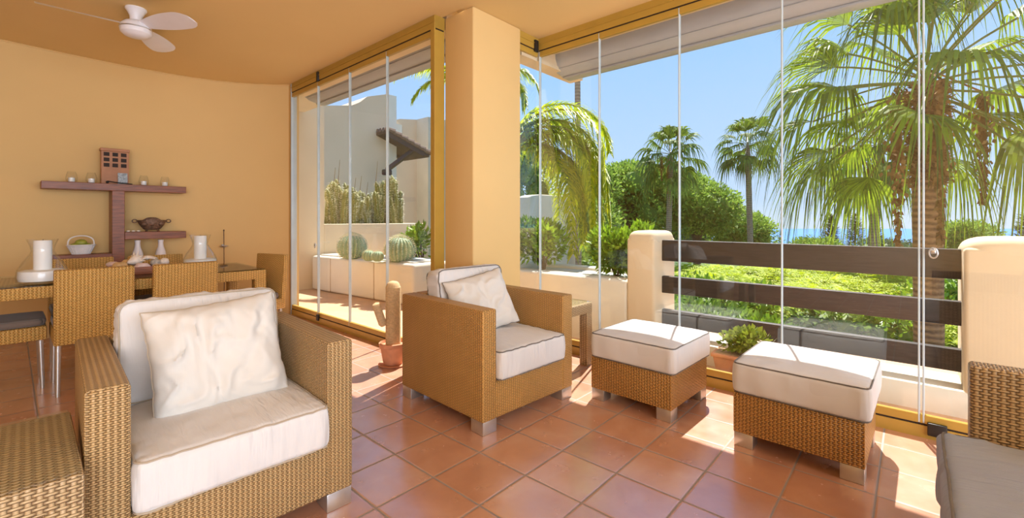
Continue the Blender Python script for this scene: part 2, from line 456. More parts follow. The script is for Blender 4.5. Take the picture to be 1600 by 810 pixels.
m = MB(); m.bx(3.2, 3.36, -4.2, -2.2, 0, CZ); struct(m, 'wall_right', M['wall'])
m = MB(); m.bx(2.366, 2.925, 2.508, 2.845, 0, CZ, .012, 3); struct(m, 'wall_pillar', M['wall'])
# hairline plaster bead between the back wall and the ceiling
m = MB(); m.tube([(x, y-.004, CZ-.006) for x, y in WALLPTS[1:]], .008, 6); struct(m, 'trim_1', M['wall'])

def glazing(name, loc, rz, length, joints, x_start=0.0, clips=(), knobs=()):
    r = empty(name, loc, rz, kind='structure')
    m = MB(); m.bx(x_start, length, 0, .10, 2.686, CZ); m.bx(x_start, length, .0, .10, 0, .064)
    m.bx(x_start, length, -.006, .0, 2.735, 2.742)
    m.build('frame', M['frame'], r)
    m = MB(); m.bx(x_start, length, .006, .09, 2.675, 2.687); m.bx(x_start, length, .006, .09, .063, .074)
    m.build('groove', M['groove'], r)
    ed = [x_start] + list(joints) + [length]
    for a, b in zip(ed[:-1], ed[1:]):
        m = MB(); m.bx(a+.003, b-.003, .004, .034, 2.628, 2.676, .002, 1); m.bx(a+.003, b-.003, .004, .034, .073, .118, .002, 1)
        m.bx(a+.003, b-.003, .034, .07, .064, .10, .002, 1)
        m.build('sash_rail', M['frame'], r)
        m = MB(); m.bx(a+.006, b-.006, .014, .022, .118, 2.628)
        m.build('glass_pane', M['glass'], r, smooth=False)
    for j in joints:
        m = MB(); m.bx(j-.0045, j+.0045, .004, .032, .075, 2.674, .002, 1)
        m.build('edge_profile', M['edge'], r)
    for (x, z0, z1, wd) in clips:
        m = MB(); m.bx(x-wd/2, x+wd/2, -.016, .006, z0, z1, .004, 2); m.build('hinge_clip', M['black'], r)
    for (x, z) in knobs:
        m = MB(); m.loop([(x+.016*math.cos(t*PI/8), -.014, z+.026*math.sin(t*PI/8)) for t in range(16)], .004, 8)
        m.box((x, -.008, z+.006), (.022, .02, .02), .004)
        k = m.build('lock_ring', M['alu'], r)
    return r
# left run of folding glass
glazing('window_1', (2.265, 5.60, 0), -PI/2, 2.755, [.69, 1.38, 2.05], clips=[(.72, 2.672, 2.775, .045), (.72, .035, .10, .05)], knobs=[(.67, .86)])
# narrow return pane
glazing('window_2', (2.925, 2.53, 0), 0, .275, [], clips=[(.235, 2.66, 2.765, .05)])
# main run
glazing('window_3', (3.2, 2.53, 0), -PI/2, 4.73, [.006, .623, 1.281, 1.926, 2.56, 2.578, 3.25, 3.9], clips=[(2.63, .022, .088, .075)], knobs=[(2.615, .975)])
m = MB(); m.bx(2.262, 2.365, 2.845, 2.90, 0, CZ, .004, 1); struct(m, 'trim_2', M['frame'])
m = MB(); m.bx(2.262, 2.33, 5.585, 5.612, 0, CZ, .003, 1); struct(m, 'trim_3', M['edge'])

# outside: eaves, terrace
m = MB(); m.bx(3.30, 3.98, -3, 2.62, 2.74, 3.04); m.bx(2.36, 3.2, 2.7, 7.4, 2.90, 3.04); m.bx(3.0, 3.98, 2.56, 2.72, 2.60, 3.04); m.bx(2.40, 2.52, 2.86, 5.8, 2.72, 2.92)
struct(m, 'eaves', M['stucco'])
m = MB(); m.prism([(3.30, -4.2), (5.4, -4.2), (5.4, 7.6), (2.36, 7.6), (2.36, 2.63), (3.30, 2.63)], 'z', -.2, -.004); struct(m, 'terrace_floor', M['terr'])
def awning(name, x0, y0, y1, z, label):
    r = empty(name, (x0, 0, z), 0, label, 'awning')
    pr = [(0, .215), (0, .12), (.03, .06), (.10, .018), (.20, -.005), (.30, 0), (.335, .03), (.345, .09), (.34, .16), (.32, .215)]
    m = MB(); m.prism(pr, 'y', y0, y1); m.build('cassette', M['awning'], r, angle=50)
    m = MB(); m.bx(.055, .062, y0, y1, .036, .040); m.bx(.185, .30, y0, y1, -.022, -.004, .003)
    m.build('front_bar', M['awning'], r)
    for s in (y0, y1):
        m = MB(); m.prism([(p[0]*1.06-.01, p[1]*1.04) for p in pr], 'y', s-.02, s+.02, .003); m.bx(-.05, .1, s-.03, s+.06, .17, .215, .004)
        m.build('end_bracket', M['awning'], r)
    return r
awning('roller_awning', 3.50, -2.6, 2.60, 2.58, 'long grey roller awning cassette hanging outside above the dark timber railing')
awning('roller_awning', 2.55, 2.95, 5.95, 2.71, 'shorter grey roller awning cassette outside above the terrace with the cactus planter')

# parapet, piers, railing
m = MB(); m.bx(3.67, 4.06, -.25, 1.66, -.02, .15, .012, 2); struct(m, 'wall_parapet', M['stucco_white'])
def pier(y0, y1, x0=3.67, x1=4.13, name='wall_pier'):
    m = MB(); m.bx(x0, x1, y0, y1, -.05, .985, .025, 3)
    b = bmesh.new(); bmesh.ops.create_icosphere(b, subdivisions=4, radius=1)
    for v in b.verts:
        q = v.co.copy()
        for i in (0, 1):
            q[i] = math.copysign(abs(q[i])**.3, q[i])
        k = max(abs(q.x), abs(q.y)); 
        v.co = Vector(((x0+x1)/2 + q.x*(x1-x0+.004)/2, (y0+y1)/2 + q.y*(y1-y0+.004)/2, .965 + (max(q.z, -.25))*.085))
    m._merge(b)
    return struct(m, name, M['stucco'])
pier(1.643, 1.90); pier(-1.0, -.226)
rl = empty('timber_railing', (3.86, .7, 0), 0, 'dark stained railing of three wide timber boards between two plastered piers', 'railing')
for z0, z1 in ((.785, .968), (.503, .650), (.222, .358)):
    m = MB(); m.bx(-.03, .03, -.95, .96, z0, z1, .006, 2); m.build('board', M['rail'], rl)
# long planter wall left of the pier
m = MB()
m.bx(3.67, 3.90, 1.90, 3.7, -.05, .60, .03, 3); m.bx(4.42, 4.60, 1.90, 3.7, -.05, .60, .03, 3); m.bx(3.8, 4.5, 3.55, 3.7, -.05, .60, .03, 3); m.bx(3.85, 4.45, 1.88, 3.6, -.05, .53)
struct(m, 'wall_planter', M['stucco_white'])
m = MB(); m.bx(3.905, 4.415, 1.91, 3.545, .532, .565, .01); tag(m.build('planter_gravel', M['gravel']), 'white gravel bed filling the long planter wall beside the left pier', 'gravel', kind='stuff')
# parapet/wall further round to the right
m = MB(); m.bx(3.67, 4.0, -3.0, -1.0, -.05, .60, .02); struct(m, 'wall_terrace', M['stucco'])

# left terrace: end wall, low wall with the tall cactus bed, cactus box
m = MB(); m.bx(2.20, 3.56, 7.45, 9.2, -.05, 3.4); struct(m, 'wall_terrace_end', M['stucco'])
m = MB(); m.bx(3.56, 5.66, 7.45, 7.62, -.05, 1.07, .015); m.bx(5.50, 5.66, 7.6, 8.9, -.05, 1.07, .015); struct(m, 'wall_cactus_bed', M['stucco'])
m = MB(); m.bx(3.57, 5.49, 7.63, 9.0, -.05, 1.0); tag(m.build('bed_soil', M['soil']), 'dry sandy soil of the raised bed below the tall column cacti', 'soil', kind='stuff')
cb = empty('cactus_box', (3.30, 7.35, 0), R(5.2), 'low white rounded planter box on the left terrace holding the round cacti', 'planter')
m = MB(); m.bx(0, .75, -2.48, 0, 0, .555, .045, 4); m.build('box', M['stucco_white'], cb)
for yy in (-.55, -1.1, -1.65):
    m = MB(); m.bx(-.002, .004, yy-.006, yy+.006, 0.01, .53); m.build('joint', M['soil'], cb)
m = MB(); m.bx(.10, .65, -2.38, -.10, .545, .575, .008); m.build('gravel', M['gravel'], cb)
# ================================================================== SEATING
def soft_shape(w, d, h, r, rc, puff, bulge, wr, seed, botpuff=0.0):
    hx, hy, hz = w/2, d/2, h/2
    def f(c):
        c = Vector([t*(1.5-.5*t*t) for t in c])
        p = Vector((c.x*hx, c.y*hy, c.z*hz))
        # plan corners
        qx = max(-(hx-rc), min(hx-rc, p.x)); qy = max(-(hy-rc), min(hy-rc, p.y)); e = Vector((p.x-qx, p.y-qy))
        if abs(p.x) > hx-rc and abs(p.y) > hy-rc:
            L = max(abs(e.x), abs(e.y));
            if e.length > 1e-9: e = e/e.length*L
            p.x, p.y = qx+e.x, qy+e.y
        # edge rounding
        sx = max(0, abs(c.x)*hx-(hx-r)); sy = max(0, abs(c.y)*hy-(hy-r)); sz = max(0, abs(p.z)-(hz-r))
        s = max(sx, sy)
        if s > 0 and sz > 0:
            L = math.hypot(s, sz); k = max(s, sz)/L
            cut = s*(1-k)
            ln = math.hypot(p.x, p.y)
            if sx >= sy: p.x -= math.copysign(cut, p.x)
            if sy >= sx: p.y -= math.copysign(cut, p.y)
            p.z = math.copysign(hz-r+sz*k, p.z)
        u, v = p.x/hx, p.y/hy
        top = abs(c.z) > .98
        dome = (1-min(1, abs(u))**2.6)*(1-min(1, abs(v))**2.6)
        if p.z > 0: p.z += puff*dome*min(1, max(0, (p.z/hz)))
        else: p.z -= botpuff*dome*min(1, -p.z/hz)
        edge = max(abs(u), abs(v))
        if wr:
            if abs(u) > abs(v): s_, o = p.y, Vector((math.copysign(1, u), 0, 0))
            else: s_, o = p.x, Vector((0, math.copysign(1, v), 0))
            near = (hx-abs(p.x)) if abs(u) > abs(v) else (hy-abs(p.y))
            fall = math.exp(-max(0, near)/.05)
            n1 = noise.noise(Vector((s_*26+seed, seed*1.7+(2 if abs(u) > abs(v) else 0), p.z*3)))
            n2 = noise.noise(Vector((p.x*7+seed, p.y*7, p.z*4)))
            n3 = noise.noise(Vector((s_*60+seed, seed, p.z*8)))
            if top: p.z += wr*(n1*.9+n3*.35)*fall*(1 if near > .004 else .2) + wr*.5*n2*dome
            elif edge > .9: p += o*(wr*(n1*.7+n3*.75)*(1-(p.z/hz)**2*.35) + wr*.4*n2)
        if edge > .93: 
            o = Vector((u, v, 0)).normalized()
            p += o*bulge*(1-min(1, (p.z/hz)**2))
        return p
    return f
def soft_mesh(f, cuts):
    b = bmesh.new(); bmesh.ops.create_cube(b, size=2)
    bmesh.ops.subdivide_edges(b, edges=b.edges[:], cuts=cuts, use_grid_fill=True)
    for v in b.verts: v.co = f(v.co)
    return b
def edge_loop(f, zc, n=28, push=.003):
    pts = []
    L = [-1+2*i/n for i in range(n)]
    for t in L: pts.append((t, -1))
    for t in L: pts.append((1, t))
    for t in L: pts.append((-t, 1))
    for t in L: pts.append((-1, -t))
    out = []
    for x, y in pts:
        p = f(Vector((x, y, zc))); o = Vector((p.x, p.y, 0)).normalized()
        out.append(p + o*push*.5 + Vector((0, 0, push*.5*(1 if zc > 0 else -1))))
    return out
def cushion(name, parent, loc, dims, rot=(0, 0, 0), cuts=26, r=.02, rc=.03, puff=.02, bulge=.006, wr=.003, seed=1, pip=.0036, botpuff=0, mat='fabric', loops=(1, -1), pm='piping'):
    f = soft_shape(*dims, r, rc, puff, bulge, wr, seed, botpuff)
    m = MB(); m._merge(soft_mesh(f, cuts))
    o = m.build(name, M[mat], parent, angle=80); o.location = loc; o.rotation_euler = rot
    m = MB()
    for z in loops: m.loop(edge_loop(f, z), pip)
    m.build('piping', M[pm], o)
    return o

def armchair(label, seed, w=.79, d=.80, h=.665, seat_cuts=34, group=None, wk='wicker', pm='piping'):
    r = empty('wicker_armchair', (0, 0, 0), 0, label, 'armchair', group)
    a = .102; lz = .068; hw, hd = w/2, d/2
    for s in (-1, 1):
        m = MB(); m.bx(*(sorted((s*hw, s*(hw-a)))), -hd, hd, lz, h, .012, 3); m.build('arm', M[wk], r)
    m = MB(); m.bx(-hw+a, hw-a, hd-.10, hd, lz, h, .012, 3); m.build('backrest', M[wk], r)
    m = MB(); m.bx(-hw+a-.005, hw-a+.005, -hd+.002, hd-.09, lz, .268, .012, 3); m.build('seat_base', M[wk], r)
    for sx in (-1, 1):
        for sy in (-1, 1):
            m = MB(); cx, cy = sx*(hw-.054), sy*(hd-.054); m.bx(cx-.05, cx+.05, cy-.05, cy+.05, 0, lz+.004, .004, 2); m.build('leg', M['alu'], r)
    sw = w-2*a-.008
    cushion('seat_cushion', r, (0, -hd-.03+.335, .27+.082), (sw+.004, .67, .158), cuts=seat_cuts, puff=.022, wr=.007, seed=seed, pm=pm, r=.022, rc=.035)
    cushion('back_cushion', r, (0, hd-.10-.105, .43+.195), (sw-.01, .395, .14), rot=(R(90-9)+0, 0, 0), cuts=seat_cuts, puff=.035, wr=.009, seed=seed+5, pm=pm, r=.022, rc=.05)
    return r
c1 = armchair('large wicker armchair in the left foreground facing the camera, with ivory cushions', 3, seat_cuts=56, pm='piping_light')
c1.location = (.552, 2.11, 0); c1.rotation_euler.z = R(-2.7)
c2 = armchair('wicker armchair standing in front of the pillar beside the potted rope post', 21, w=.775, seat_cuts=44, wk='wicker_gold')
c2.location = (2.068, 2.062, 0); c2.rotation_euler.z = R(-3.2)

def pillow(name, loc, rot, w, h, t, seed, label, amp=.012, pm='piping'):
    r = empty(name, loc, 0, label, 'pillow'); r.rotation_euler = rot
    n = 70
    def P(u, v, s):
        cu = 1-.055*(1-v*v)**1.0*abs(u)**3; cv = 1-.06*(1-u*u)*abs(v)**3
        th = t/2*max(0, (1-u**4)*(1-v**4))**.55
        x = u*w/2*cu; z = v*h/2*cv
        a = noise.noise(Vector((u*1.6+seed, v*1.6, s*.6)))
        b = noise.noise(Vector((u*3.4+seed*2+a*1.5, v*2.2-u*1.2, s)))
        c = noise.noise(Vector((u*9+v*5+seed, v*2.5-u*3, s*2)))
        k = min(1, 3*(1-max(abs(u), abs(v))))
        dg = noise.noise(Vector(((u+v)*.8+seed, (u-v)*1.9+a*1.2, s*3)))
        rdg = (1-min(1, abs(dg)*4.5))**1.5
        y = -s*th + s*(-amp*(1.2*b+.25*c))*k - s*amp*1.0*rdg*k*(.3+abs(a)*1.6)
        e = 1-k
        x += .006*noise.noise(Vector((v*6, seed, 0)))*e*math.copysign(1, u)
        z += .006*noise.noise(Vector((u*6, seed+3, 0)))*e*math.copysign(1, v)
        return Vector((x, y, z))
    b = bmesh.new(); g = {}
    for s in (1, -1):
        for i in range(n+1):
            for j in range(n+1):
                u = -1+2*i/n; v = -1+2*j/n; u = math.sin(u*PI/2); v = math.sin(v*PI/2)
                rim = i in (0, n) or j in (0, n)
                if rim and s == -1: g[(s, i, j)] = g[(1, i, j)]
                else: g[(s, i, j)] = b.verts.new(P(u, v, s if not rim else 0))
        for i in range(n):
            for j in range(n):
                b.faces.new((g[(s, i, j)], g[(s, i+1, j)], g[(s, i+1, j+1)], g[(s, i, j+1)]))
    m = MB(); m._merge(b); m.build('cover', M['linen'], r, angle=80)
    pts = []
    for k in range(n): pts.append(P(math.sin((-1+2*k/n)*PI/2), -1, 0))
    for k in range(n): pts.append(P(1, math.sin((-1+2*k/n)*PI/2), 0))
    for k in range(n): pts.append(P(math.sin((1-2*k/n)*PI/2), 1, 0))
    for k in range(n): pts.append(P(-1, math.sin((1-2*k/n)*PI/2), 0))
    m = MB(); m.loop(pts, .0032); m.build('piping', M[pm], r)
    return r
pillow('throw_pillow', (.556, 2.052, .615), (R(-17), R(-4), R(-3)), .452, .425, .15, 2.2, 'crumpled ivory pillow leaning in the large foreground armchair', amp=.018, pm='piping_light')
pillow('throw_pillow', (2.02, 2.06, .615), (R(-24), R(-10), R(-14)), .43, .38, .13, 8.4, 'ivory pillow leaning in the armchair before the pillar', amp=.012)

def ottoman(label, seed, mat):
    r = empty('wicker_ottoman', (0, 0, 0), 0, label, 'ottoman', None)
    hw = .265
    # hollow woven box
    for (x0, x1, y0, y1) in ((-hw, -hw+.012, -hw, hw), (hw-.012, hw, -hw, hw), (-hw+.012, hw-.012, -hw, -hw+.012), (-hw+.012, hw-.012, hw-.012, hw)):
        m = MB(); m.bx(x0, x1, y0, y1, .070, .270, .003, 2); m.build('side_panel', M[mat], r)
    m = MB(); m.bx(-hw+.01, hw-.01, -hw+.01, hw-.01, .240, .266, .003); m.build('seat_board', M['darkwood'], r)
    for sx in (-1, 1):
        for sy in (-1, 1):
            m = MB(); m.bx(*sorted((sx*(hw-.002), sx*(hw-.09))), *sorted((sy*(hw-.002), sy*(hw-.09))), 0, .072, .004, 2); m.build('leg', M['alu'], r)
    cushion('cushion', r, (.004, -.008, .270+.079), (.556, .556, .152), cuts=26, puff=.018, bulge=.005, wr=.0022, seed=seed, r=.02, rc=.035)
    return r
o1 = ottoman('wicker ottoman with white cushion, the one nearer the pillar', 31, 'wicker_holes'); o1.location = (2.745, 1.262, 0); o1.rotation_euler.z = R(-2.0)
o2 = ottoman('wicker ottoman with white cushion, the one nearer the sofa corner', 44, 'wicker_holes'); o2.location = (2.718, .408, 0); o2.rotation_euler.z = R(-1.2)

# sofa at the right edge of the view
s = empty('wicker_sofa', (1.40, -.55, 0), 0, 'brown wicker sofa with seat cushions toned grey for shade, cut off by the right edge', 'sofa')
for x0, x1 in ((.715, .805), (-.86, -.77)):
    m = MB(); m.bx(x0, x1, -.42, .405, .07, .665, .012, 3); m.build('arm', M['wicker_table'], s)
m = MB(); m.bx(-.77, .715, -.42, -.32, .07, .665, .012, 3); m.build('backrest', M['wicker_table'], s)
m = MB(); m.bx(-.775, .72, -.33, .402, .07, .268, .012, 3); m.build('seat_base', M['wicker_table'], s)
for sx in (-.81, .755):
    for sy in (-.37, .355):
        m = MB(); m.bx(sx-.045, sx+.045, sy-.045, sy+.045, 0, .073, .004); m.build('leg', M['alu'], s)
for k, xc in enumerate((.34, -.40)):
    cushion('seat_cushion', s, (xc, .085, .352), (.735, .79, .165), cuts=34, puff=.03, wr=.014, seed=60+k, r=.03, rc=.04, mat='fabric_shaded')
    cushion('back_cushion', s, (xc, -.22, .62), (.72, .38, .13), rot=(R(81), 0, PI), cuts=16, puff=.03, wr=.004, seed=70+k, mat='fabric_shaded')

# glass-topped wicker side tables
def side_table(label, wdt, dep, hh):
    r = empty('side_table', (0, 0, 0), 0, label, 'side table')
    hw, hd = wdt/2, dep/2
    m = MB(); m.bx(-hw, hw, -hd, hd, hh-.085, hh-.008, .008, 2); m.build('tabletop', M['wicker_table'], r)
    m = MB(); m.bx(-hw+.006, hw-.006, -hd+.006, hd-.006, hh-.008, hh, .002, 1); m.build('glass_top', M['smoke'], r, smooth=False)
    for sx in (-1, 1):
        for sy in (-1, 1):
            m = MB(); m.bx(*sorted((sx*hw, sx*(hw-.075))), *sorted((sy*hd, sy*(hd-.075))), 0, hh-.08, .008, 2); m.build('leg', M['wicker_table'], r)
    return r
t1 = side_table('glass-topped wicker side table in the bottom left corner of the view', .58, .56, .50); t1.location = (-.155, 1.885, 0); t1.rotation_euler.z = R(-1)
t2 = side_table('glass-topped wicker side table between the armchair and the main window', .56, .55, .50); t2.location = (2.80, 2.165, 0); t2.rotation_euler.z = R(0)

# ================================================================== DINING CORNER
dt = empty('dining_table', (.45, 4.64, 0), R(-1.2), 'long glass-topped wicker dining table near the curved ochre wall', 'table')
m = MB(); m.bx(-1.15, 1.05, -.42, .42, .635, .712, .008); m.build('tabletop', M['wicker_dine'], dt)
m = MB(); m.bx(-1.145, 1.045, -.415, .415, .712, .721, .002, 1); m.build('glass_top', M['smoke'], dt, smooth=False)
for x in (-1.15, .96):
    for y in (-.42, .33):
        m = MB(); m.bx(x, x+.09, y, y+.09, 0, .637, .008); m.build('leg', M['wicker_dine'], dt)

def dining_chair(label):
    r = empty('dining_chair', (0, 0, 0), 0, label, 'chair', 'wicker chairs around the dining table')
    # origin under the seat centre, front towards +y
    m = MB(); T = Matrix.Translation((0, -.205, .33)) @ Matrix.Rotation(R(4), 4, 'X')
    m.T = T; m.bx(-.20, .20, -.025, .025, 0, .495, .010, 2); m.build('backrest', M['wicker_dine'], r)
    m = MB(); m.bx(-.20, .20, -.20, .225, .33, .425, .010, 2); m.build('seat', M['wicker_dine'], r)
    cushion('seat_pad', r, (0, .02, .452), (.385, .40, .05), cuts=10, puff=.012, wr=.001, r=.02, rc=.05, pip=.003, mat='greyfab')
    for sx in (-1, 1):
        m = MB(); m.tube([(sx*.176, -.19, .34), (sx*.18, -.215, 0)], [.015, .012], 12); m.build('leg', M['alu'], r)
        m = MB(); m.tube([(sx*.176, .195, .34), (sx*.18, .205, 0)], [.015, .012], 12); m.build('leg', M['alu'], r)
    return r
ch = dining_chair('wicker dining chair seen from behind, right behind the large armchair')
spots = [((.387, 4.335), 0, None),
         ((.885, 4.30), 0, 'wicker dining chair seen from behind, nearest the table end at the window'),
         ((.405, 4.97), 180, 'wicker dining chair across the table, below the fruit basket'),
         ((.895, 4.93), 180, 'wicker dining chair across the table, in front of the two white bottle vases'),
         ((1.43, 4.46), 105, 'wicker dining chair at the table head next to the folding glass'),
         ((-.055, 4.60), -90, 'wicker dining chair with a grey seat pad cut off by the left edge')]
for i, (xy, rz, lb) in enumerate(spots):
    o = ch if i == 0 else copy_tree(ch)
    o.location = (xy[0], xy[1], 0); o.rotation_euler.z = R(rz)
    if lb: o['label'] = lb

# hurricane vases with candles
def hurricane(label):
    r = empty('hurricane_vase', (0, 0, 0), 0, label, 'vase')
    m = MB(); m.lathe([(0, .0), (.105, 0), (.124, .012), (.128, .04), (.122, .09), (.098, .14), (.07, .185), (.056, .215), (.062, .25), (.078, .295), (.075, .295), (.058, .25), (.052, .215), (.066, .183), (.094, .138), (.117, .09), (.122, .04), (.116, .018), (0, .016)], 40)
    m.build('glass_body', M['clear'], r)
    m = MB(); m.lathe([(0, .018), (.114, .018), (.120, .04), (.117, .082), (.09, .09), (0, .088)], 36); m.build('white_sand', M['wax'], r)
    m = MB(); m.lathe([(0, .085), (.045, .085), (.046, .28), (.042, .287), (.02, .283), (0, .282)], 32); c = m.build('candle', M['wax'], r)
    m = MB(); m.tube([(0, 0, .28), (.002, 0, .295)], .0015, 6); m.build('wick', M['black'], c)
    return r
h1 = hurricane('flared glass hurricane vase with white candle at the left end of the dining table'); h1.location = (.150, 4.39, .721)
h2 = copy_tree(h1); h2.location = (1.10, 4.60, .721); h2['label'] = 'flared glass hurricane vase with white candle at the right part of the dining table'

# tray with shells
tr = empty('wooden_tray', (.70, 4.60, .721), R(-4), 'shallow round-edged brown wooden tray in the middle of the dining table', 'tray')
m = MB(); m.bx(-.19, .19, -.12, .12, 0, .015, .004); m.build('base', M['redwood'], tr)
m = MB()
for a in ((-.20, -.185, -.13, .13), (.185, .20, -.13, .13), (-.19, .19, -.13, -.115), (-.19, .19, .115, .13)): m.bx(*a, 0, .058, .004)
for zz in (.02, .038): 
    m.bx(-.203, .203, -.133, .133, zz, zz+.003); 
m.build('rim', M['redwood'], tr)
def place_on_tray(name, mb, mat, lx, ly, z, label, cat, rz=0, group='shells and stones on the wooden tray'):
    o = mb.build(name, mat, None, angle=60)
    c, s_ = math.cos(R(-4)), math.sin(R(-4))
    o.location = (.70+lx*c-ly*s_, 4.60+lx*s_+ly*c, .721+z); o.rotation_euler.z = rz
    return tag(o, label, cat, group)
m = MB()   # spiky conch
m.lathe([(0, -.07), (.012, -.06), (.035, -.02), (.045, .0), (.04, .02), (.03, .03), (.022, .045), (.012, .058), (0, .07)], 20)
for k in range(9):
    a = k*2*PI/9; rr = .04
    m.T = Matrix.Identity(4); m.tube([(rr*math.cos(a), rr*math.sin(a), .005), (1.75*rr*math.cos(a), 1.75*rr*math.sin(a), .02)], [.011, .001], 6)
for v in m.bm.verts: v.co = Matrix.Rotation(R(75), 3, 'Y') @ v.co
place_on_tray('spiky_conch', m, M['shell'], -.03, .0, .105, 'large spiky white conch shell on top of the shell tray', 'seashell', .5)
m = MB()
for k in range(5):
    a = k*2*PI/5+.3; m.tube([(0, 0, 0), (.03*math.cos(a), .03*math.sin(a), .002), (.075*math.cos(a), .075*math.sin(a), -.01)], [.02, .013, .003], 8)
place_on_tray('starfish', m, M['shell'], .04, .02, .118, 'pale starfish lying over the shells of the tray', 'starfish')
m = MB(); m.ball((0, 0, 0), (.05, .03, .03), 3, .25, 2)
place_on_tray('scallop_shell', m, M['pinkshell'], .0, -.08, .058, 'pink and white rounded shell at the front of the tray', 'seashell')
m = MB(); m.ball((0, 0, 0), (.05, .035, .032), 3, .3, 5)
place_on_tray('sea_snail_shell', m, M['tanshell'], -.13, -.06, .068, 'tan snail shell at the left end of the tray', 'seashell', .4)
m = MB(); m.ball((0, 0, 0), (.055, .022, .022), 3, .2, 8); 
place_on_tray('cone_shell', m, M['pinkshell'], -.165, .02, .078, 'pale pointed shell leaning out at the far left of the tray', 'seashell', -.8)
m = MB(); m.ball((0, 0, 0), (.036, .034, .030), 3, .12, 3)
place_on_tray('pebble', m, M['stone'], .09, .0, .078, 'grey mottled pebble near the right end of the tray', 'stone')
m = MB(); m.ball((0, 0, 0), (.033, .033, .032), 3, .08, 6)
place_on_tray('sea_urchin_shell', m, M['shell'], .15, .01, .080, 'round white urchin shell at the right end of the tray', 'seashell')
m = MB(); m.ball((0, 0, 0), (.042, .034, .026), 3, .15, 9)
place_on_tray('clam_shell', m, M['shell'], .10, -.08, .050, 'smooth pale clam shell at the front right of the tray', 'seashell')
m = MB(); m.ball((0, 0, 0), (.06, .04, .03), 3, .4, 12)
place_on_tray('murex_shell', m, M['tanshell'], -.07, .07, .075, 'rough brown shell at the back of the tray', 'seashell')

# shelf unit on the back wall
Y0, Y1 = 5.98, 6.19
su = empty('wall_shelf', (.74, 6.08, 0), 0, 'dark brown wooden T-shaped shelf unit standing against the curved wall', 'shelf')
def sh(x0, x1, z0, z1, nm, y0=Y0, y1=Y1): 
    m = MB(); m.bx(x0-.74, x1-.74, y0-6.08, y1-6.08, z0, z1, .003, 1); m.build(nm, M['darkwood'], su)
sh(.193, 1.30, 1.438, 1.508, 'top_board'); sh(.684, .782, 0, 1.438, 'upright', Y0+.003, Y1)
sh(.782, 1.30, .945, 1.020, 'middle_board'); sh(.22, .684, .765, .809, 'lower_board'); sh(.782, 1.35, .60, .655, 'base_board')
def tealight(x, label, hh=.105):
    r = empty('tealight_jar', (x, 6.06, 1.508), 0, label, 'candle jar', 'glass tealight jars on the top shelf')
    m = MB(); m.lathe([(0, 0), (.03, 0), (.042, .02), (.044, .045), (.035, .085), (.028, hh), (.026, hh), (.033, .085), (.041, .045), (.039, .02), (.028, .005), (0, .005)], 24); m.build('glass', M['clear'], r)
    m = MB(); m.lathe([(0, .006), (.024, .006), (.024, .045), (0, .043)], 20); m.build('tealight', M['wax'], r)
    return r
tealight(.40, 'glass tealight jar, the first one at the left end of the top shelf'); tealight(.54, 'glass tealight jar just left of the brown card house')
tealight(.945, 'glass tealight jar just right of the brown card house'); tealight(1.125, 'glass tealight jar at the right end of the top shelf')
hs = empty('house_ornament', (.72, 6.115, 1.508), 0, 'brown house-shaped ornament with a grid of small square windows on the top shelf', 'ornament')
m = MB(); m.bx(-.107, .107, -.04, .04, 0, .335, .003, 1); m.bx(-.114, .114, -.047, .047, .335, .365, .004, 1); m.build('body', M['housewood'], hs)
for i in range(3):
    for j in range(3):
        m = MB(); m.bx(-.088+i*.066, -.045+i*.066, -.046, -.038, .175+j*.055, .212+j*.055); m.build('window_hole', M['groove'], hs)
m = MB(); m.bx(-.038, .038, -.003, .003, 0, .118, .001, 1); o = m.build('small_photo_card', M['photo']); o.location = (.775, 6.05, 1.508); o.rotation_euler.x = R(-6)
tag(o, 'small black and white photo card leaning on the brown house ornament', 'photo')
m = MB(); m.tube([(0, 0, .028), (.05, -.01, .018), (.19, -.03, .004)], .005, 8); m.ball((0, 0, .016), (.012, .012, .014), 2); o = m.build('incense_holder', M['black']); o.location = (.655, 6.03, 1.508)
tag(o, 'dark slanted incense stick holder in front of the house ornament', 'incense holder')
# bronze bowl
bw = empty('bronze_bowl', (1.015, 6.07, 1.020), 0, 'ornate bronze oval bowl with two ring handles on the middle shelf', 'bowl')
m = MB(); m.T = Matrix.Diagonal((1, .55, 1, 1))
m.lathe([(0, .018), (.06, .018), (.075, .03), (.105, .07), (.128, .12), (.120, .122), (.095, .078), (.06, .045), (0, .04)], 40)
for v in m.bm.verts:
    k = v.co.z/.12; v.co.z += .03*max(0, k)**2*max(0, 1-(v.co.x/.07)**2) 
m.T = Matrix.Identity(4)
for sx in (-.07, .0, .07): m.ball((sx, -.045, .085), (.03, .018, .025), 2, .4, sx*10)
m.build('body', M['bronze'], bw, angle=70)
for sx in (-1, 1):
    m = MB(); m.loop([(sx*(.143+.02*math.cos(t*PI/8)), 0, .112+.016*math.sin(t*PI/8)) for t in range(16)], .0055, 8); m.build('handle', M['bronze'], bw)
    m = MB(); m.tube([(sx*.045, -.02, .02), (sx*.052, -.03, 0)], [.01, .012], 8); m.build('foot', M['bronze'], bw)
for k, (x, lb) in enumerate(((.815, 'small white pebble next to the shelf upright'), (.855, 'small white pebble in the middle of the three'), (.895, 'small white pebble nearest the bronze bowl'))):
    m = MB(); m.ball((0, 0, .009), (.017, .014, .009), 2, .1, k); o = m.build('pebble', M['shell']); o.location = (x, 6.02, 1.020); tag(o, lb, 'stone', 'white pebbles on the middle shelf')
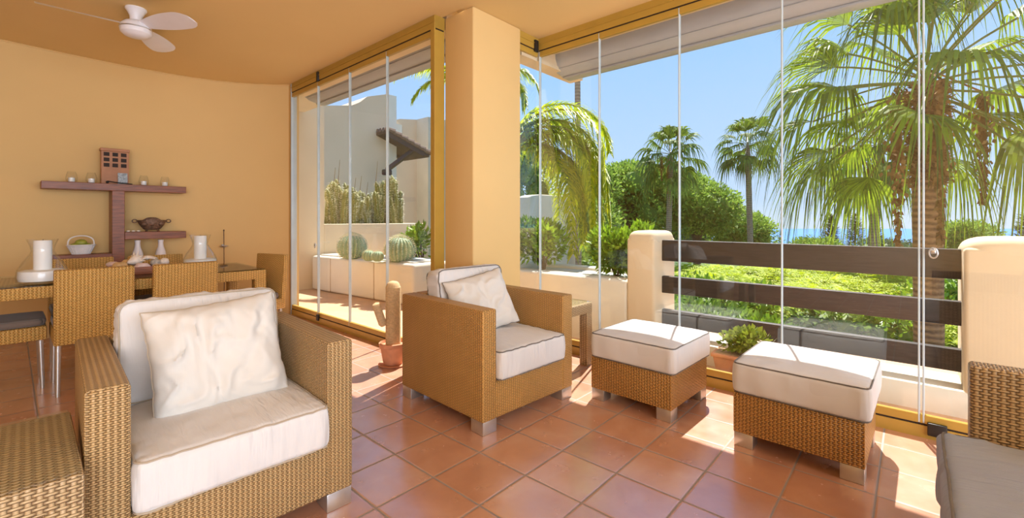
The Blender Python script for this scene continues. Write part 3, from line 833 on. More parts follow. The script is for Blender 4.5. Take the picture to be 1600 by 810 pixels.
for x, lb in ((.893, 'slim white bottle vase, the left one below the bronze bowl'), (1.087, 'slim white bottle vase, the right one below the bronze bowl')):
    m = MB(); m.lathe([(0, 0), (.04, 0), (.047, .03), (.05, .09), (.042, .15), (.026, .20), (.022, .24), (.026, .275), (.022, .275), (.018, .24), (.0, .2)], 32)
    o = m.build('bottle_vase', M['white']); o.location = (x, 6.05, .655); tag(o, lb, 'vase', 'white bottle vases')
# fruit basket
fb = empty('fruit_basket', (.468, 6.08, .809), 0, 'white woven basket with arched handle on the lower shelf', 'basket')
m = MB(); m.T = Matrix.Diagonal((1, .75, 1, 1)); m.lathe([(0, 0), (.062, 0), (.098, .085), (.103, .088), (.10, .092), (.09, .085), (.056, .006), (0, .006)], 36)
for k in range(18):
    a = k*2*PI/18; m.tube([(.064*math.cos(a), .064*math.sin(a), .002), (.1*math.cos(a), .1*math.sin(a), .086)], .004, 5)
for z in (.02, .04, .06, .08): m.loop([((.066+z*.42)*math.cos(t*PI/12), (.066+z*.42)*math.sin(t*PI/12), z) for t in range(24)], .0035, 5)
m.build('bowl', M['basket'], fb)
m = MB(); m.loop([(.105*math.cos(t*PI/12), .08*math.sin(t*PI/12), .09) for t in range(24)], .005, 6); m.build('rim', M['basket'], fb)
m = MB(); m.tube([(-.094*math.cos(t*PI/14), 0, .088+.092*math.sin(t*PI/14)**.6) for t in range(15)], .006, 8); m.build('handle', M['basket'], fb)
for k, (x, y, z, rx, lb) in enumerate(((0, 0, .112, .046, 'large green mango on top in the white basket'), (-.045, .0, .082, .036, 'green fruit at the left of the white basket'), (.045, .01, .082, .036, 'green fruit at the right of the white basket'))):
    m = MB(); m.ball((0, 0, 0), (rx, rx*.78, rx*.74), 3, .08, k); o = m.build('mango', M['mango']); o.location = (.468+x, 6.08+y, .809+z); tag(o, lb, 'fruit', 'fruit in the white basket')
# slender candle stand by the wall
cs = empty('candle_stand', (1.665, 5.99, 0), 0, 'slender metal candle stand with a small dish against the curved wall', 'candle stand')
m = MB(); m.tube([(0, 0, 0), (.004, 0, .4), (0, 0, 1.02)], .0045, 8); m.build('rod', M['bronze'], cs)
m = MB(); m.lathe([(0, .82), (.03, .825), (.045, .84), (.043, .845), (.02, .832), (0, .832)], 24); m.ball((-.01, 0, .85), (.02, .012, .01), 2); m.build('dish', M['alu'], cs)
m = MB(); m.lathe([(0, 0), (.09, 0), (.09, .01), (.01, .02), (0, .02)], 24); m.build('foot', M['bronze'], cs)
m = MB(); m.ball((0, 0, 1.02), (.008, .008, .012), 2); m.build('finial', M['bronze'], cs)

# potted rope cactus (scratching post)
rp_ = empty('rope_cactus', (2.02, 3.06, 0), 0, 'cactus-shaped post wound with pale sisal rope in a terracotta pot', 'scratching post')
m = MB(); m.lathe([(0, .012), (.07, .012), (.078, .03), (.098, .145), (.108, .15), (.110, .178), (.098, .182), (.092, .16), (0, .155)], 36); m.build('pot', M['terra'], rp_)
m = MB(); m.lathe([(0, 0), (.10, 0), (.115, .012), (.11, .015), (.09, .01), (0, .01)], 32); m.build('saucer', M['terra'], rp_)
m = MB(); m.lathe([(0, .155)]+[(.056+.0035*(i % 2), .155+i*.0055) for i in range(84)]+[(.054, .622), (.045, .645), (.03, .658), (0, .664)], 28); m.build('post', M['rope'], rp_)
m = MB(); m.T = Matrix.Translation((-.075, .03, .33)) @ Matrix.Rotation(R(-20), 4, 'Y')
m.lathe([(0, -.02), (.02, -.015)]+[(.029+.003*(i % 2), i*.0055) for i in range(30)]+[(.026, .176), (0, .188)], 20)
m.build('side_arm', M['rope'], rp_)

# ceiling fan
fan = empty('ceiling_fan', (.655, 4.50, CZ), 0, 'white three-bladed ceiling fan with a round frosted light', 'ceiling fan')
m = MB(); m.lathe([(0, 0), (.066, 0), (.068, -.012), (.055, -.03), (.04, -.065), (.038, -.10), (0, -.10)], 32); m.build('canopy', M['white'], fan)
m = MB(); m.lathe([(0, -.095), (.045, -.098), (.07, -.11), (.095, -.135), (.10, -.16), (0, -.16)], 36); m.build('motor', M['white'], fan)
m = MB(); m.lathe([(.10, -.160), (.101, -.166), (.096, -.195), (.075, -.215), (.04, -.226), (0, -.229)], 36); m.build('light_dome', M['white'], fan)
m = MB(); m.lathe([(.099, -.155), (.103, -.158), (.103, -.164), (.099, -.167)], 36); m.build('ring', M['alu'], fan)
def blade():
    b = bmesh.new(); n = 16; rows = []
    for i in range(n+1):
        t = i/n; x = .07+.47*t
        wd = .035+.055*math.sin(min(1, t*1.35)*PI/2)
        if t > .8: wd *= math.sqrt(max(.06, 1-((t-.8)/.2)**2*.75))
        tw = -R(24-10*t)
        row = []
        for (yy, zz) in ((-wd, 0), (-wd*.4, .004), (wd*.4, .004), (wd, 0), (wd*.4, -.004), (-wd*.4, -.004)):
            off = .02*t
            row.append(b.verts.new((x, (yy+off)*math.cos(tw)-zz*math.sin(tw), -.135+(yy+off)*math.sin(tw)+zz*math.cos(tw))))
        rows.append(row)
    for i in range(n):
        for k in range(6): b.faces.new((rows[i][k], rows[i][(k+1) % 6], rows[i+1][(k+1) % 6], rows[i+1][k]))
    b.faces.new(rows[0][::-1]); b.faces.new(rows[-1]); return b
for a in (176, 296, 56):
    m = MB(); m._merge(blade()); o = m.build('blade', M['white'], fan, angle=60); o.rotation_euler.z = R(a)
# ================================================================== PLANTS CLOSE BY
rnd = random.Random(11)
def rv(s=1.0): return Vector((rnd.uniform(-s, s), rnd.uniform(-s, s), rnd.uniform(-s, s)))
def leaf_quad(pm, p, d, n, L, W):
    """a leaf: kite shaped quad folded about its midrib"""
    s = d.cross(n)
    if s.length < 1e-4: s = d.orthogonal()
    s.normalize()
    pm.quad(p, p+d*L*.45+s*W/2, p+d*L, p+d*L*.45-s*W/2)

def ball_cactus(label, loc, r, parent_group, ribs=22):
    root = empty('golden_barrel_cactus', loc, rnd.random()*3, label, 'cactus', parent_group)
    n = ribs*6; m = MB(); prof = []
    b = bmesh.new(); rings = []
    for i in range(0, 25):
        ph = -PI/2*.72 + (PI/2*.72+PI/2)*i/24
        ring = []
        for k in range(n):
            a = 2*PI*k/n
            rr = r*(1+.07*(abs(math.cos(a*ribs/2))*2-1.2)*math.cos(ph)**.5 if math.cos(ph) > 0 else 1)
            z = r*.95*math.sin(ph); z -= .1*r*max(0, math.sin(ph))**8
            ring.append(b.verts.new((rr*math.cos(ph)*math.cos(a), rr*math.cos(ph)*math.sin(a), z+r*.78)))
        rings.append(ring)
    for i in range(24):
        for k in range(n): b.faces.new((rings[i][k], rings[i][(k+1) % n], rings[i+1][(k+1) % n], rings[i+1][k]))
    b.faces.new(rings[-1]); m._merge(b); m.build('body', M['cactus'], root, angle=80, uv=False)
    pm = PM()
    for k in range(ribs):
        a = 2*PI*k/ribs
        for i in range(17):
            ph = -.7+2.25*i/16
            c = Vector((math.cos(ph)*math.cos(a), math.cos(ph)*math.sin(a), math.sin(ph)*.95)); p = c*r*1.05+Vector((0, 0, r*.78))
            for q in range(4):
                d = (c + rv(.75)).normalized(); s = d.orthogonal().normalized()*r*.017
                pm.tri(p-s, p+s, p+d*r*.17)
    pm.build('spines', M['spine'], root)
    return root
def cbx(px, py): 
    p = at(px, py, z=.575); return (p.x, p.y, .565)
ball_cactus('large round ribbed cactus at the left on the white planter box', cbx(550, 402), .205, None)
ball_cactus('large round ribbed cactus at the right on the white planter box', cbx(625, 407), .20, None)
ball_cactus('small round cactus in the row between the two large ones, left of the pair', cbx(576, 406), .085, None, 14)
ball_cactus('small round cactus in the row between the two large ones, right of the pair', cbx(590, 407), .082, None, 14)

def column_cactus(loc, hgt, r, label, nst=3, grp='tall column cacti in the raised bed'):
    root = empty('column_cactus', loc, rnd.random()*6, label, 'cactus', grp)
    pm = PM()
    for s_ in range(nst):
        o = Vector((rnd.uniform(-.12, .12), rnd.uniform(-.10, .10), 0)) if s_ else Vector((0, 0, 0)); hh = hgt*(1 if s_ == 0 else rnd.uniform(.55, .95))
        lean = Vector((rnd.uniform(-.18, .18), rnd.uniform(-.12, .12), 1)); nr = 6; n = nr*4; b = bmesh.new(); rings = []
        ns = 10
        for i in range(ns+1):
            t = i/ns; rr = r*(1 if t < .85 else math.sqrt(max(.05, 1-((t-.85)/.15)**2)))*(1+.10*math.sin(t*17+s_*2))
            c = o+Vector((lean.x*hh*t*t, lean.y*hh*t*t, hh*t))
            rings.append([b.verts.new(c+Vector((math.cos(2*PI*k/n), math.sin(2*PI*k/n), 0))*rr*(1+.22*math.cos(nr*2*PI*k/n))) for k in range(n)])
            if i < ns:
                for k in range(nr):
                    for sub in range(2):
                        a = 2*PI*k/nr; p = c+Vector((math.cos(a)*rr*1.18, math.sin(a)*rr*1.18, hh/ns*sub*.5))
                        for q in range(2):
                            d = (Vector((math.cos(a), math.sin(a), .2))+rv(.8)).normalized(); sd_ = d.orthogonal().normalized()*.0035; pm.tri(p-sd_, p+sd_, p+d*.055)
        for i in range(ns):
            for k in range(n): b.faces.new((rings[i][k], rings[i][(k+1) % n], rings[i+1][(k+1) % n], rings[i+1][k]))
        b.faces.new(rings[-1]); m = MB(); m._merge(b); m.build('stem', M['column'], root, angle=80, uv=False)
    pm.build('spines', M['spine'], root)
    return root
hts = [(511, 296), (515, 288), (520, 296), (525, 290), (530, 286), (536, 300), (541, 296), (547, 291), (552, 305), (557, 310), (563, 308), (568, 304), (574, 313), (579, 306), (584, 300), (589, 305), (594, 296), (599, 288), (604, 281), (609, 290), (615, 286), (621, 280)]
for i, (px, py) in enumerate(hts):
    Yc = 7.85+.35*((i*5) % 3)
    b_ = at(px, 350, Y=Yc); t_ = at(px, py-6, Y=Yc)
    column_cactus((b_.x, Yc, 1.0), t_.z-1.0, .046, 'tall spiny yellow-green column cactus crowded in the raised bed behind the low wall', 4)
dead = PM()
for (px, py, dx) in ((531, 250, .12), (524, 262, -.1), (565, 275, .1), (590, 252, .15), (575, 285, -.1), (556, 278, .1)):
    a = at(px-8, 345, Y=8.3); b_ = at(px, py, Y=8.3); s_ = Vector((.012, 0, 0)); dead.quad(a-s_, a+s_, b_+s_*.3, b_-s_*.3)
    s_ = Vector((0, .012, 0)); dead.quad(a-s_, a+s_, b_+s_*.3, b_-s_*.3)
o = dead.build('dry_flower_stalk', M['dry']); tag(o, 'dry pale flower stalks sticking up between the column cacti', 'dead stalks', kind='stuff')

def shrub(name, label, cat, loc, size, n, leaf, mat, grp=None, up=.5, stems=8, leaf_w=.4, seed=0, parts=True):
    root = empty(name, loc, 0, label, cat, grp)
    rr = random.Random(seed+5); pm = PM()
    lobes = [(Vector((rr.uniform(-.6, .6)*size[0], rr.uniform(-.6, .6)*size[1], rr.uniform(.45, .9)*size[2])), rr.uniform(.35, .55)) for _ in range(9)]
    for i in range(n):
        c, k = lobes[rr.randrange(len(lobes))]
        d = Vector((rr.gauss(0, 1), rr.gauss(0, 1), rr.gauss(0, 1))).normalized()
        q = rr.uniform(.55, 1)**.5
        p = c + Vector((d.x*size[0]*k, d.y*size[1]*k, d.z*size[2]*k*.8))*q
        if p.z < .03: p.z = .03+rr.random()*.1
        dd = (d+Vector((0, 0, up))+Vector((rr.gauss(0, .5), rr.gauss(0, .5), rr.gauss(0, .4)))).normalized()
        L = leaf*rr.uniform(.7, 1.2)
        leaf_quad(pm, p, dd, Vector((rr.gauss(0, 1), rr.gauss(0, 1), rr.gauss(0, 1)+1)).normalized(), L, L*leaf_w)
    pm.build('foliage', mat, root)
    m = MB()
    for c, k in lobes[:stems]:
        m.tube([(c.x*.1, c.y*.1, 0), (c.x*.5, c.y*.5, c.z*.5), c], [size[2]*.022, size[2]*.015, size[2]*.007], 5)
    m.build('stems', M['bark'], root, uv=False)
    return root
p = at(830, 418, z=.56)
shrub('leafy_shrub', 'glossy green leafy shrub at the pillar end of the long planter wall', 'shrub', (4.15, 3.20, .565), (.34, .34, .50), 1700, .085, M['shrub'], seed=1)
shrub('leafy_shrub', 'glossy green leafy shrub beside the left plastered pier', 'shrub', (4.17, 2.27, .565), (.34, .34, .46), 1800, .09, M['shrub'], seed=2)
shrub('bright_shrub', 'small bright green leafy branch rising behind the cactus box', 'shrub', (4.55, 6.05, .38), (.30, .30, .62), 380, .12, M['shrub'], seed=7)
# succulent in its trough outside the glass
tg = empty('terracotta_trough', (3.50, .905, 0), R(2), 'terracotta trough on the terrace just outside the glass between the two ottomans', 'planter')
m = MB(); 
b = bmesh.new(); bmesh.ops.create_cube(b, size=1)
for v in b.verts: v.co = Vector((v.co.x*(.20 if v.co.z > 0 else .15), v.co.y*(.36 if v.co.z > 0 else .30), (v.co.z+.5)*.18))
bmesh.ops.bevel(b, geom=b.edges[:], offset=.008, segments=2, affect='EDGES'); m._merge(b)
m.bx(-.108, .108, -.188, .188, .155, .182, .006); m.build('trough', M['terra'], tg)
m = MB(); m.bx(-.088, .088, -.168, .168, .178, .186, .003); m.build('soil', M['soil'], tg)
shrub('potted_succulent', 'round-leaved green succulent growing in the terracotta trough', 'plant', (3.50, .87, .185), (.12, .16, .17), 620, .045, M['succ'], seed=3, leaf_w=.75, stems=7)

# ================================================================== PALMS
def fan_leaf(pm, pet, base, out, up, plen, R_, nseg, droop, rr, spread=2.3):
    """one palmate leaf; out = horizontal direction, up = elevation of the petiole"""
    d0 = (out*math.cos(up)+Vector((0, 0, math.sin(up)))).normalized()
    side = out.cross(Vector((0, 0, 1))).normalized()
    pts = []
    for i in range(6):
        t = i/5; pts.append(base+d0*plen*t+Vector((0, 0, -plen*.16*t*t*abs(math.cos(up)))))
    wd = R_*.012
    for a, b_ in zip(pts[:-1], pts[1:]):
        pet.quad(a-side*wd, a+side*wd, b_+side*wd, b_-side*wd); n_ = side.cross(d0)*wd
        pet.quad(a-n_, a+n_, b_+n_, b_-n_)
    tip = pts[-1]; ax = (pts[-1]-pts[-2]).normalized()
    nrm = side.cross(ax).normalized()
    roll = rr.uniform(-.5, .5); s2 = side*math.cos(roll)+nrm*math.sin(roll)
    n2 = s2.cross(ax).normalized()
    for k in range(nseg):
        a = spread*(k/(nseg-1)-.5)*1.0; da = spread/(nseg-1)
        Rk = R_*(1-.30*abs(a/spread*2)**2)*rr.uniform(.9, 1.05)
        dirk = (ax*math.cos(a)+s2*math.sin(a)).normalized()
        perp = (s2*math.cos(a)-ax*math.sin(a)).normalized()
        prev = None; fold = n2*(.35*(1 if k % 2 else -1))
        drk = droop*rr.uniform(.7, 1.4)
        kink = rr.random() < .25
        ns = 6
        for i in range(ns+1):
            t = i/ns
            wdt = Rk*da*.5*(min(t, .5))*(1 if t < .5 else max(.02, 1-(t-.5)/.5))*(1.05 if nseg > 20 else 1.4)
            p = tip+dirk*Rk*t + n2*Rk*.10*math.sin(t*PI) + Vector((0, 0, -1))*Rk*drk*max(0, t-.35)**2*(2.2 if not kink else 3.2)
            if t > .5: p -= dirk*Rk*drk*.35*(t-.5)**1.5
            L_, R2 = p-perp*wdt, p+perp*wdt+fold*wdt
            if prev: pm.quad(prev[0], prev[1], R2, L_)
            prev = (L_, R2)

def fan_palm(name, label, base, top, tr, crown, nleaf, nseg, plen, mats, seed, elev=(-.75, 1.35), droop=.55, fruit=0, thatch=0, grp=None, bend=(0, 0)):
    rr = random.Random(seed)
    root = empty(name, base, 0, label, 'palm tree', grp)
    hgt = top.z-base.z; off = top-base
    m = MB(); pts = []; rs = []
    for i in range(22):
        t = i/21; pts.append(Vector((off.x*t+bend[0]*math.sin(t*PI), off.y*t+bend[1]*math.sin(t*PI), hgt*t)))
        rs.append(tr*(1.25-.3*min(1, t*3))*(1+.03*(i % 2))*(1 if i < 20 else (.8, .3)[i-20]))
    m.tube(pts, rs, 18); m.build('trunk', mats[1], root, uv=False)
    T = Vector((off.x, off.y, hgt))
    if thatch:
        pm = PM()
        for i in range(int(1100*thatch)):
            a = rr.uniform(0, 2*PI); t = rr.random(); z = hgt - .25 - t*thatch
            r0 = tr*(1.05+.3*(1-t)+.1*rr.random()); p = Vector((T.x-off.x*(t*thatch/hgt)+math.cos(a)*r0*.8, T.y-off.y*(t*thatch/hgt)+math.sin(a)*r0*.8, z))
            d = (Vector((math.cos(a)*.7, math.sin(a)*.7, rr.uniform(-1, 1.2)))+rv(.4)).normalized()
            leaf_quad(pm, p, d, Vector((math.cos(a), math.sin(a), 0)), rr.uniform(.08, .2), .035)
        pm.build('fibre_sheath', M['dry'], root)
    pm, pet = PM(), PM()
    for i in range(nleaf):
        az = i*2.39996+rr.uniform(-.25, .25); t = i/(nleaf-1); e = elev[1]+(elev[0]-elev[1])*t**.9+rr.uniform(-.15, .15)
        out = Vector((math.cos(az), math.sin(az), 0))
        b0 = T+out*tr*.5+Vector((0, 0, .05*crown-.22*t*crown))
        pl = plen*rr.uniform(.8, 1.15)*(.75 if e > 1 else 1)
        fan_leaf(pm, pet, b0, out, e, pl, (crown-plen)*rr.uniform(.88, 1.1), nseg, droop*rr.uniform(.7, 1.3), rr)
    pm.build('fronds', mats[0], root); pet.build('leaf_stalks', M['palm_stalk'], root)
    if fruit:
        for f in range(fruit):
            pf = PM(); az = rr.uniform(0, 6.28) if fruit > 3 else FRUITAZ[f % len(FRUITAZ)]
            out = Vector((math.cos(az), math.sin(az), 0)); L = crown*rr.uniform(.55, .95)
            c0 = T+out*crown*.30+Vector((0, 0, -.12*crown))
            for i in range(300):
                t = rr.random(); wdt = crown*.042*math.sin(min(1, t*1.1+.12)*PI)
                p = c0+Vector((rr.gauss(0, wdt*.6), rr.gauss(0, wdt*.6), -L*t))
                leaf_quad(pf, p, (Vector((0, 0, -1))+rv(.7)).normalized(), rv().normalized(), crown*.035, crown*.022)
            for i in range(6):
                a = T+Vector((0, 0, .05)); q = c0+Vector((rr.gauss(0, .02), rr.gauss(0, .02), -L*.5)); s_ = Vector((.006, .006, 0))*crown
                pf.quad(a-s_, a+s_, c0+s_, c0-s_); pf.quad(c0-s_, c0+s_, q+s_, q-s_)
            pf.build('seed_cluster', M['dry'], root)
    return root
M['palm_stalk'] = mat_plain('leaf_stalk', lin(150, 150, 70), .5)
GZ = -4.6
def gp(px, depth, z=GZ):
    p = at(px, 400, depth=depth); return Vector((p.x, p.y, z))
FRUITAZ = [2.75, 3.3, -.9]
# the large palm close to the railing
b0 = gp(1455, 7.0); t0 = at(1447, 112, depth=7.0)
fan_palm('fan_palm', 'large fan palm right outside the railing, its thick trunk behind the double glass joint', b0, t0, .19, 2.8, 38, 36, 1.35, (M['palm'], M['trunk']), 5, elev=(-.55, 1.2), droop=.62, fruit=3, thatch=1.5)
b0 = gp(1352, 16); t0 = at(1374, 222, depth=16)
fan_palm('fan_palm', 'slim leaning fan palm seen below the big fronds, left of the thick trunk', b0, t0, .16, 2.3, 30, 16, 1.0, (M['palm_far'], M['trunk_far']), 6, elev=(-.8, 1.3), droop=.8, fruit=2)
b0 = gp(1041, 22); t0 = at(1048, 238, depth=22)
fan_palm('fan_palm', 'fan palm rising above the pine trees, the left of the two distant ones', b0, t0, .135, 2.0, 34, 16, .9, (M['palm_far'], M['trunk_far']), 8, elev=(-.85, 1.45), droop=.55, fruit=2)
b0 = gp(1176, 24); t0 = at(1168, 222, depth=24)
fan_palm('fan_palm', 'fan palm against the sky beside the sea view, the right of the two distant ones', b0, t0, .15, 2.0, 30, 16, .9, (M['palm_far'], M['trunk_far']), 9, elev=(-.8, 1.45), droop=.55)

def feather_frond(pm, pet, base, az, elev, L, droop, leaflet, rr, n=46):
    out = Vector((math.cos(az), math.sin(az), 0)); side = Vector((-out.y, out.x, 0))
    pts = []
    p = base.copy(); e = elev; st = L/n
    for i in range(n+1):
        pts.append((p.copy(), (out*math.cos(e)+Vector((0, 0, math.sin(e)))).normalized()))
        p = p+pts[-1][1]*st; e = max(-1.5, e-droop/n*(1+i/n))
    for i in range(n):
        a, b_ = pts[i][0], pts[i+1][0]; wd = .022*(1-i/n)+.003
        pet.quad(a-side*wd, a+side*wd, b_+side*wd, b_-side*wd); u_ = Vector((0, 0, wd*.8)); pet.quad(a-u_, a+u_, b_+u_, b_-u_)
        if i < n*.12: continue
        t = i/n; ll = leaflet*math.sin(min(1, .25+t*1.0)*PI*.93)**.6
        for sg in (-1, 1):
            for sub in (0, .5):
                q = a+(b_-a)*sub
                up_ = rr.uniform(-.2, .55)
                d = (pts[i][1]*.55+side*sg*.8+Vector((0, 0, up_))).normalized()
                prev = None; W_ = .019
                s_ = d.cross(Vector((0, 0, 1)));  s_ = s_.normalized() if s_.length > .01 else side
                for j in range(5):
                    u2 = j/4; pp = q+d*ll*u2+Vector((0, 0, -1))*ll*.55*u2*u2*rr.uniform(.8, 1.3); w2 = W_*(1-u2*.92)
                    L_, R2 = pp-s_*w2, pp+s_*w2
                    if prev: pm.quad(prev[0], prev[1], R2, L_)
                    prev = (L_, R2)
def feather_palm(label, base, top, tr, fr, seed, leaflet=.5):
    rr = random.Random(seed); root = empty('feather_palm', base, 0, label, 'palm tree')
    off = top-base; m = MB(); m.tube([off*(i/14) for i in range(15)], [tr*(1.1-.15*i/14) for i in range(15)], 14); m.build('trunk', M['trunk_far'], root, uv=False)
    pm, pet = PM(), PM()
    for (az, e, L, dr) in fr: feather_frond(pm, pet, off+Vector((0, 0, 0)), az, e, L, dr, leaflet, rr)
    pm.build('fronds', M['feather'], root); pet.build('leaf_stalks', M['palm_stalk'], root)
    return root
az0 = math.atan2(RT.y, RT.x); azb = math.atan2(FW.y, FW.x)
b0 = gp(786, 6.4); t0 = at(790, 235, depth=6.4)
feather_palm('yellow-green feather palm with bright fronds arching down right beside the pillar', b0, t0, .10,
    [(az0, 1.05, 2.6, 2.9), (az0+.25, .8, 2.5, 2.6), (az0-.25, .85, 2.4, 2.6), (az0+.1, .45, 2.2, 2.3), (az0-.5, .6, 2.4, 2.4), (az0-.1, .1, 2.3, 1.7), (az0+.5, 1.1, 2.7, 2.7), (az0-.35, 1.15, 2.7, 2.9),
     (az0+.05, .75, 2.75, 2.75), (az0-.7, .2, 2.2, 2.0), (az0+.8, .7, 2.2, 2.4), (az0+.15, 1.25, 2.3, 2.0), (az0-.15, .55, 2.7, 2.3), (azb, 1.0, 2.0, 2.4), (az0+PI, .1, 1.7, 2.6), (az0+PI-.3, -.2, 1.6, 1.8), (az0+PI+.35, .0, 1.8, 2.2), (az0+.35, .3, 2.3, 2.0)], 3, .40)
b0 = gp(905, 13); t0 = at(902, 40, depth=13)
feather_palm('tall thin-trunked palm rising up behind the awning at the left of the sky', b0, t0, .085,
    [(az0+i*.9, .8-.1*(i % 3), 2.0, 2.4) for i in range(7)], 4, .5)
b0 = gp(752, 8.6); t0 = at(752, 120, depth=8.6)
feather_palm('feather palm behind the pillar with one long frond under the left awning', b0, t0, .10,
    [(az0+PI, .35, 1.75, .55), (az0+PI+.2, .2, 1.5, .9), (az0-.1, .6, 1.4, 1.4), (az0+.3, .5, 1.3, 1.6), (azb, .8, 1.5, 2.0), (az0-.25, .3, 1.3, 1.6), (azb+PI, .7, 1.0, 1.8)], 14, .34)

# ================================================================== TREES AND BUSHES
def puff_tree(name, label, cat, base, puffs, card, per, mat, tr=.2, grp=None, seed=0, trunkmat='bark', lw=.45, core=.55, updir=.3, branches=True):
    """base: foot of the trunk; puffs: list of (centre, (rx, ry, rz)) in world space"""
    rr = random.Random(seed); root = empty(name, base, 0, label, cat, grp); pm = PM()
    cb_ = MB()
    for ci, (c, r) in enumerate(puffs):
        c = c-base
        cb_.ball(c, (r[0]*core, r[1]*core, r[2]*core), 2, .5, ci)
        for i in range(per):
            d = Vector((rr.gauss(0, 1), rr.gauss(0, 1), rr.gauss(0, 1))).normalized()
            k = rr.uniform(.72, 1.08)*(1+.25*noise.noise(d*2+Vector((ci, 0, 0))))
            p = c+Vector((d.x*r[0], d.y*r[1], d.z*r[2]))*k
            dd = (d+Vector((0, 0, updir))+Vector((rr.gauss(0, .6), rr.gauss(0, .6), rr.gauss(0, .6)))).normalized()
            L = card*rr.uniform(.6, 1.3)
            leaf_quad(pm, p, dd, Vector((rr.gauss(0, 1), rr.gauss(0, 1), rr.gauss(0, 1))).normalized(), L, L*lw)
    fo = pm.build('foliage', mat, root)
    cb_.build('inner_foliage', mat, root, uv=False)
    m = MB(); cen = sum((c for c, r in puffs), Vector((0, 0, 0)))/len(puffs)-base
    m.tube([(0, 0, 0), (cen.x*.5, cen.y*.5, cen.z*.5), (cen.x, cen.y, cen.z)], [tr*1.2, tr, tr*.6], 9)
    if branches:
        for c, r in puffs[::2]:
            c = c-base; m.tube([(cen.x*.5, cen.y*.5, cen.z*.55), (cen+(c-cen)*.5)+Vector((0, 0, -.3)), c], [tr*.55, tr*.4, tr*.15], 6)
    m.build('trunk', M[trunkmat], root, uv=False)
    return root
def P3(px, py, d): return at(px, py, depth=d)
def rpuffs(x0, x1, ytop, ybot, d, n, rr_, dd=2.0, seed=0, flat=1.0):
    """puffs scattered inside an outline seen from here, each with its own distance; ytop: function of px"""
    g = random.Random(seed); out = []
    for i in range(n):
        px = x0+(x1-x0)*(i+.5)/n+g.uniform(-.3, .3)*(x1-x0)/n*2
        yt = ytop(px); dep = d+g.uniform(-dd, dd); r = rr_*g.uniform(.75, 1.25); rp = r*700/dep
        py = g.uniform(min(yt+rp, ybot-2), ybot)
        if i % 2 == 0: py = yt+rp*flat
        out.append((P3(px, py, dep), (r, r, r*flat)))
    return out
# pines behind the left pier
yt = lambda x: 250+abs(x-985)*.22 if x < 1020 else 262+(x-1020)*.35
puff_tree('umbrella_pine', 'big sunlit umbrella pine behind the left pier, left of the distant fan palm', 'pine tree', gp(1000, 30), rpuffs(930, 1040, lambda x: 252+abs(x-985)*.25, 335, 30, 26, 1.15, 2.2, 1), .26, 620, M['pine'], .25, seed=1)
puff_tree('umbrella_pine', 'big umbrella pine behind the trunk of the left distant fan palm', 'pine tree', gp(1090, 31), rpuffs(1040, 1135, lambda x: 268+max(0, x-1075)*.55, 345, 31, 24, 1.15, 2, 2), .26, 620, M['pine'], .25, seed=2)
puff_tree('dark_pine', 'shadowy dark pine foliage low down behind the plastered pier', 'pine tree', gp(1010, 42), rpuffs(940, 1150, lambda x: 320, 385, 42, 26, 1.6, 1.5, 3), .28, 420, M['pine_dark'], .25, seed=3)
puff_tree('round_pine', 'rounded bright green pine right beside the trunk of the right distant palm', 'pine tree', gp(1160, 33), rpuffs(1128, 1192, lambda x: 322+abs(x-1150)*.5, 380, 33, 14, 1.0, 1.5, 4), .24, 620, M['pine'], .2, seed=4)
puff_tree('round_pine', 'broad green pine between the thick palm trunk and the right pier', 'pine tree', gp(1515, 36), rpuffs(1478, 1550, lambda x: 344+abs(x-1512)*.28, 392, 36, 18, 1.0, 1.5, 5), .24, 520, M['pine'], .2, seed=5)
puff_tree('low_pine', 'low green tree top beside the sea, left of the pointed conifers', 'tree', gp(1268, 42), rpuffs(1246, 1300, lambda x: 372, 395, 42, 12, 1.0, 1.5, 6), .26, 420, M['pine'], .2, seed=6)
puff_tree('low_pine', 'low grey-green tree tops between the slim leaning palm and the thick trunk', 'tree', gp(1390, 42), rpuffs(1350, 1432, lambda x: 372+abs(x-1370)*.12, 400, 42, 14, 1.0, 1.5, 7), .26, 420, M['pine_dark'], .2, seed=7)

def conifer(label, px, ytop, d, wpx, seed, zb=GZ, grp=None):
    rr = random.Random(seed); top = at(px, ytop, depth=d); base = Vector((top.x, top.y, zb-2)); hgt = top.z-base.z
    root = empty('pointed_conifer', base, 0, label, 'conifer', grp); pm = PM(); W0 = wpx*d/700
    span = hgt*.75
    for i in range(3800):
        t = rr.random()**.7; z = hgt-t*span; lay = (t*16) % 1
        rad = W0*(.06+t*.9)*(.55+.45*lay); a = rr.uniform(0, 2*PI); k = rr.uniform(.3, 1)
        p = Vector((math.cos(a)*rad*k, math.sin(a)*rad*k, z-.25*rad*k)); L = .5*rr.uniform(.5, 1.2)
        leaf_quad(pm, p, (Vector((math.cos(a), math.sin(a), .25))+rv(.35)).normalized(), Vector((0, 0, 1)), L, L*.38)
    pm.build('foliage', M['pine_dark'], root); m = MB(); m.tube([(0, 0, 0), (0, 0, hgt*.98)], [.2, .03], 8); m.build('trunk', M['bark'], root, uv=False)
    return root
conifer('pointed dark conifer on the horizon between the second glass joint and the leaning palm', 1298, 334, 45, 34, 1)
conifer('pointed conifer on the horizon just left of the slim leaning palm trunk', 1336, 332, 56, 40, 2)
conifer('small pointed conifer on the horizon right of the slim leaning palm', 1369, 352, 46, 34, 3)
conifer('small dark pointed conifer at the right foot of the rounded bright green pine', 1193, 352, 38, 22, 4)
conifer('tall dark conifer cut off by the right edge above the right pier', 1606, 332, 30, 60, 5)

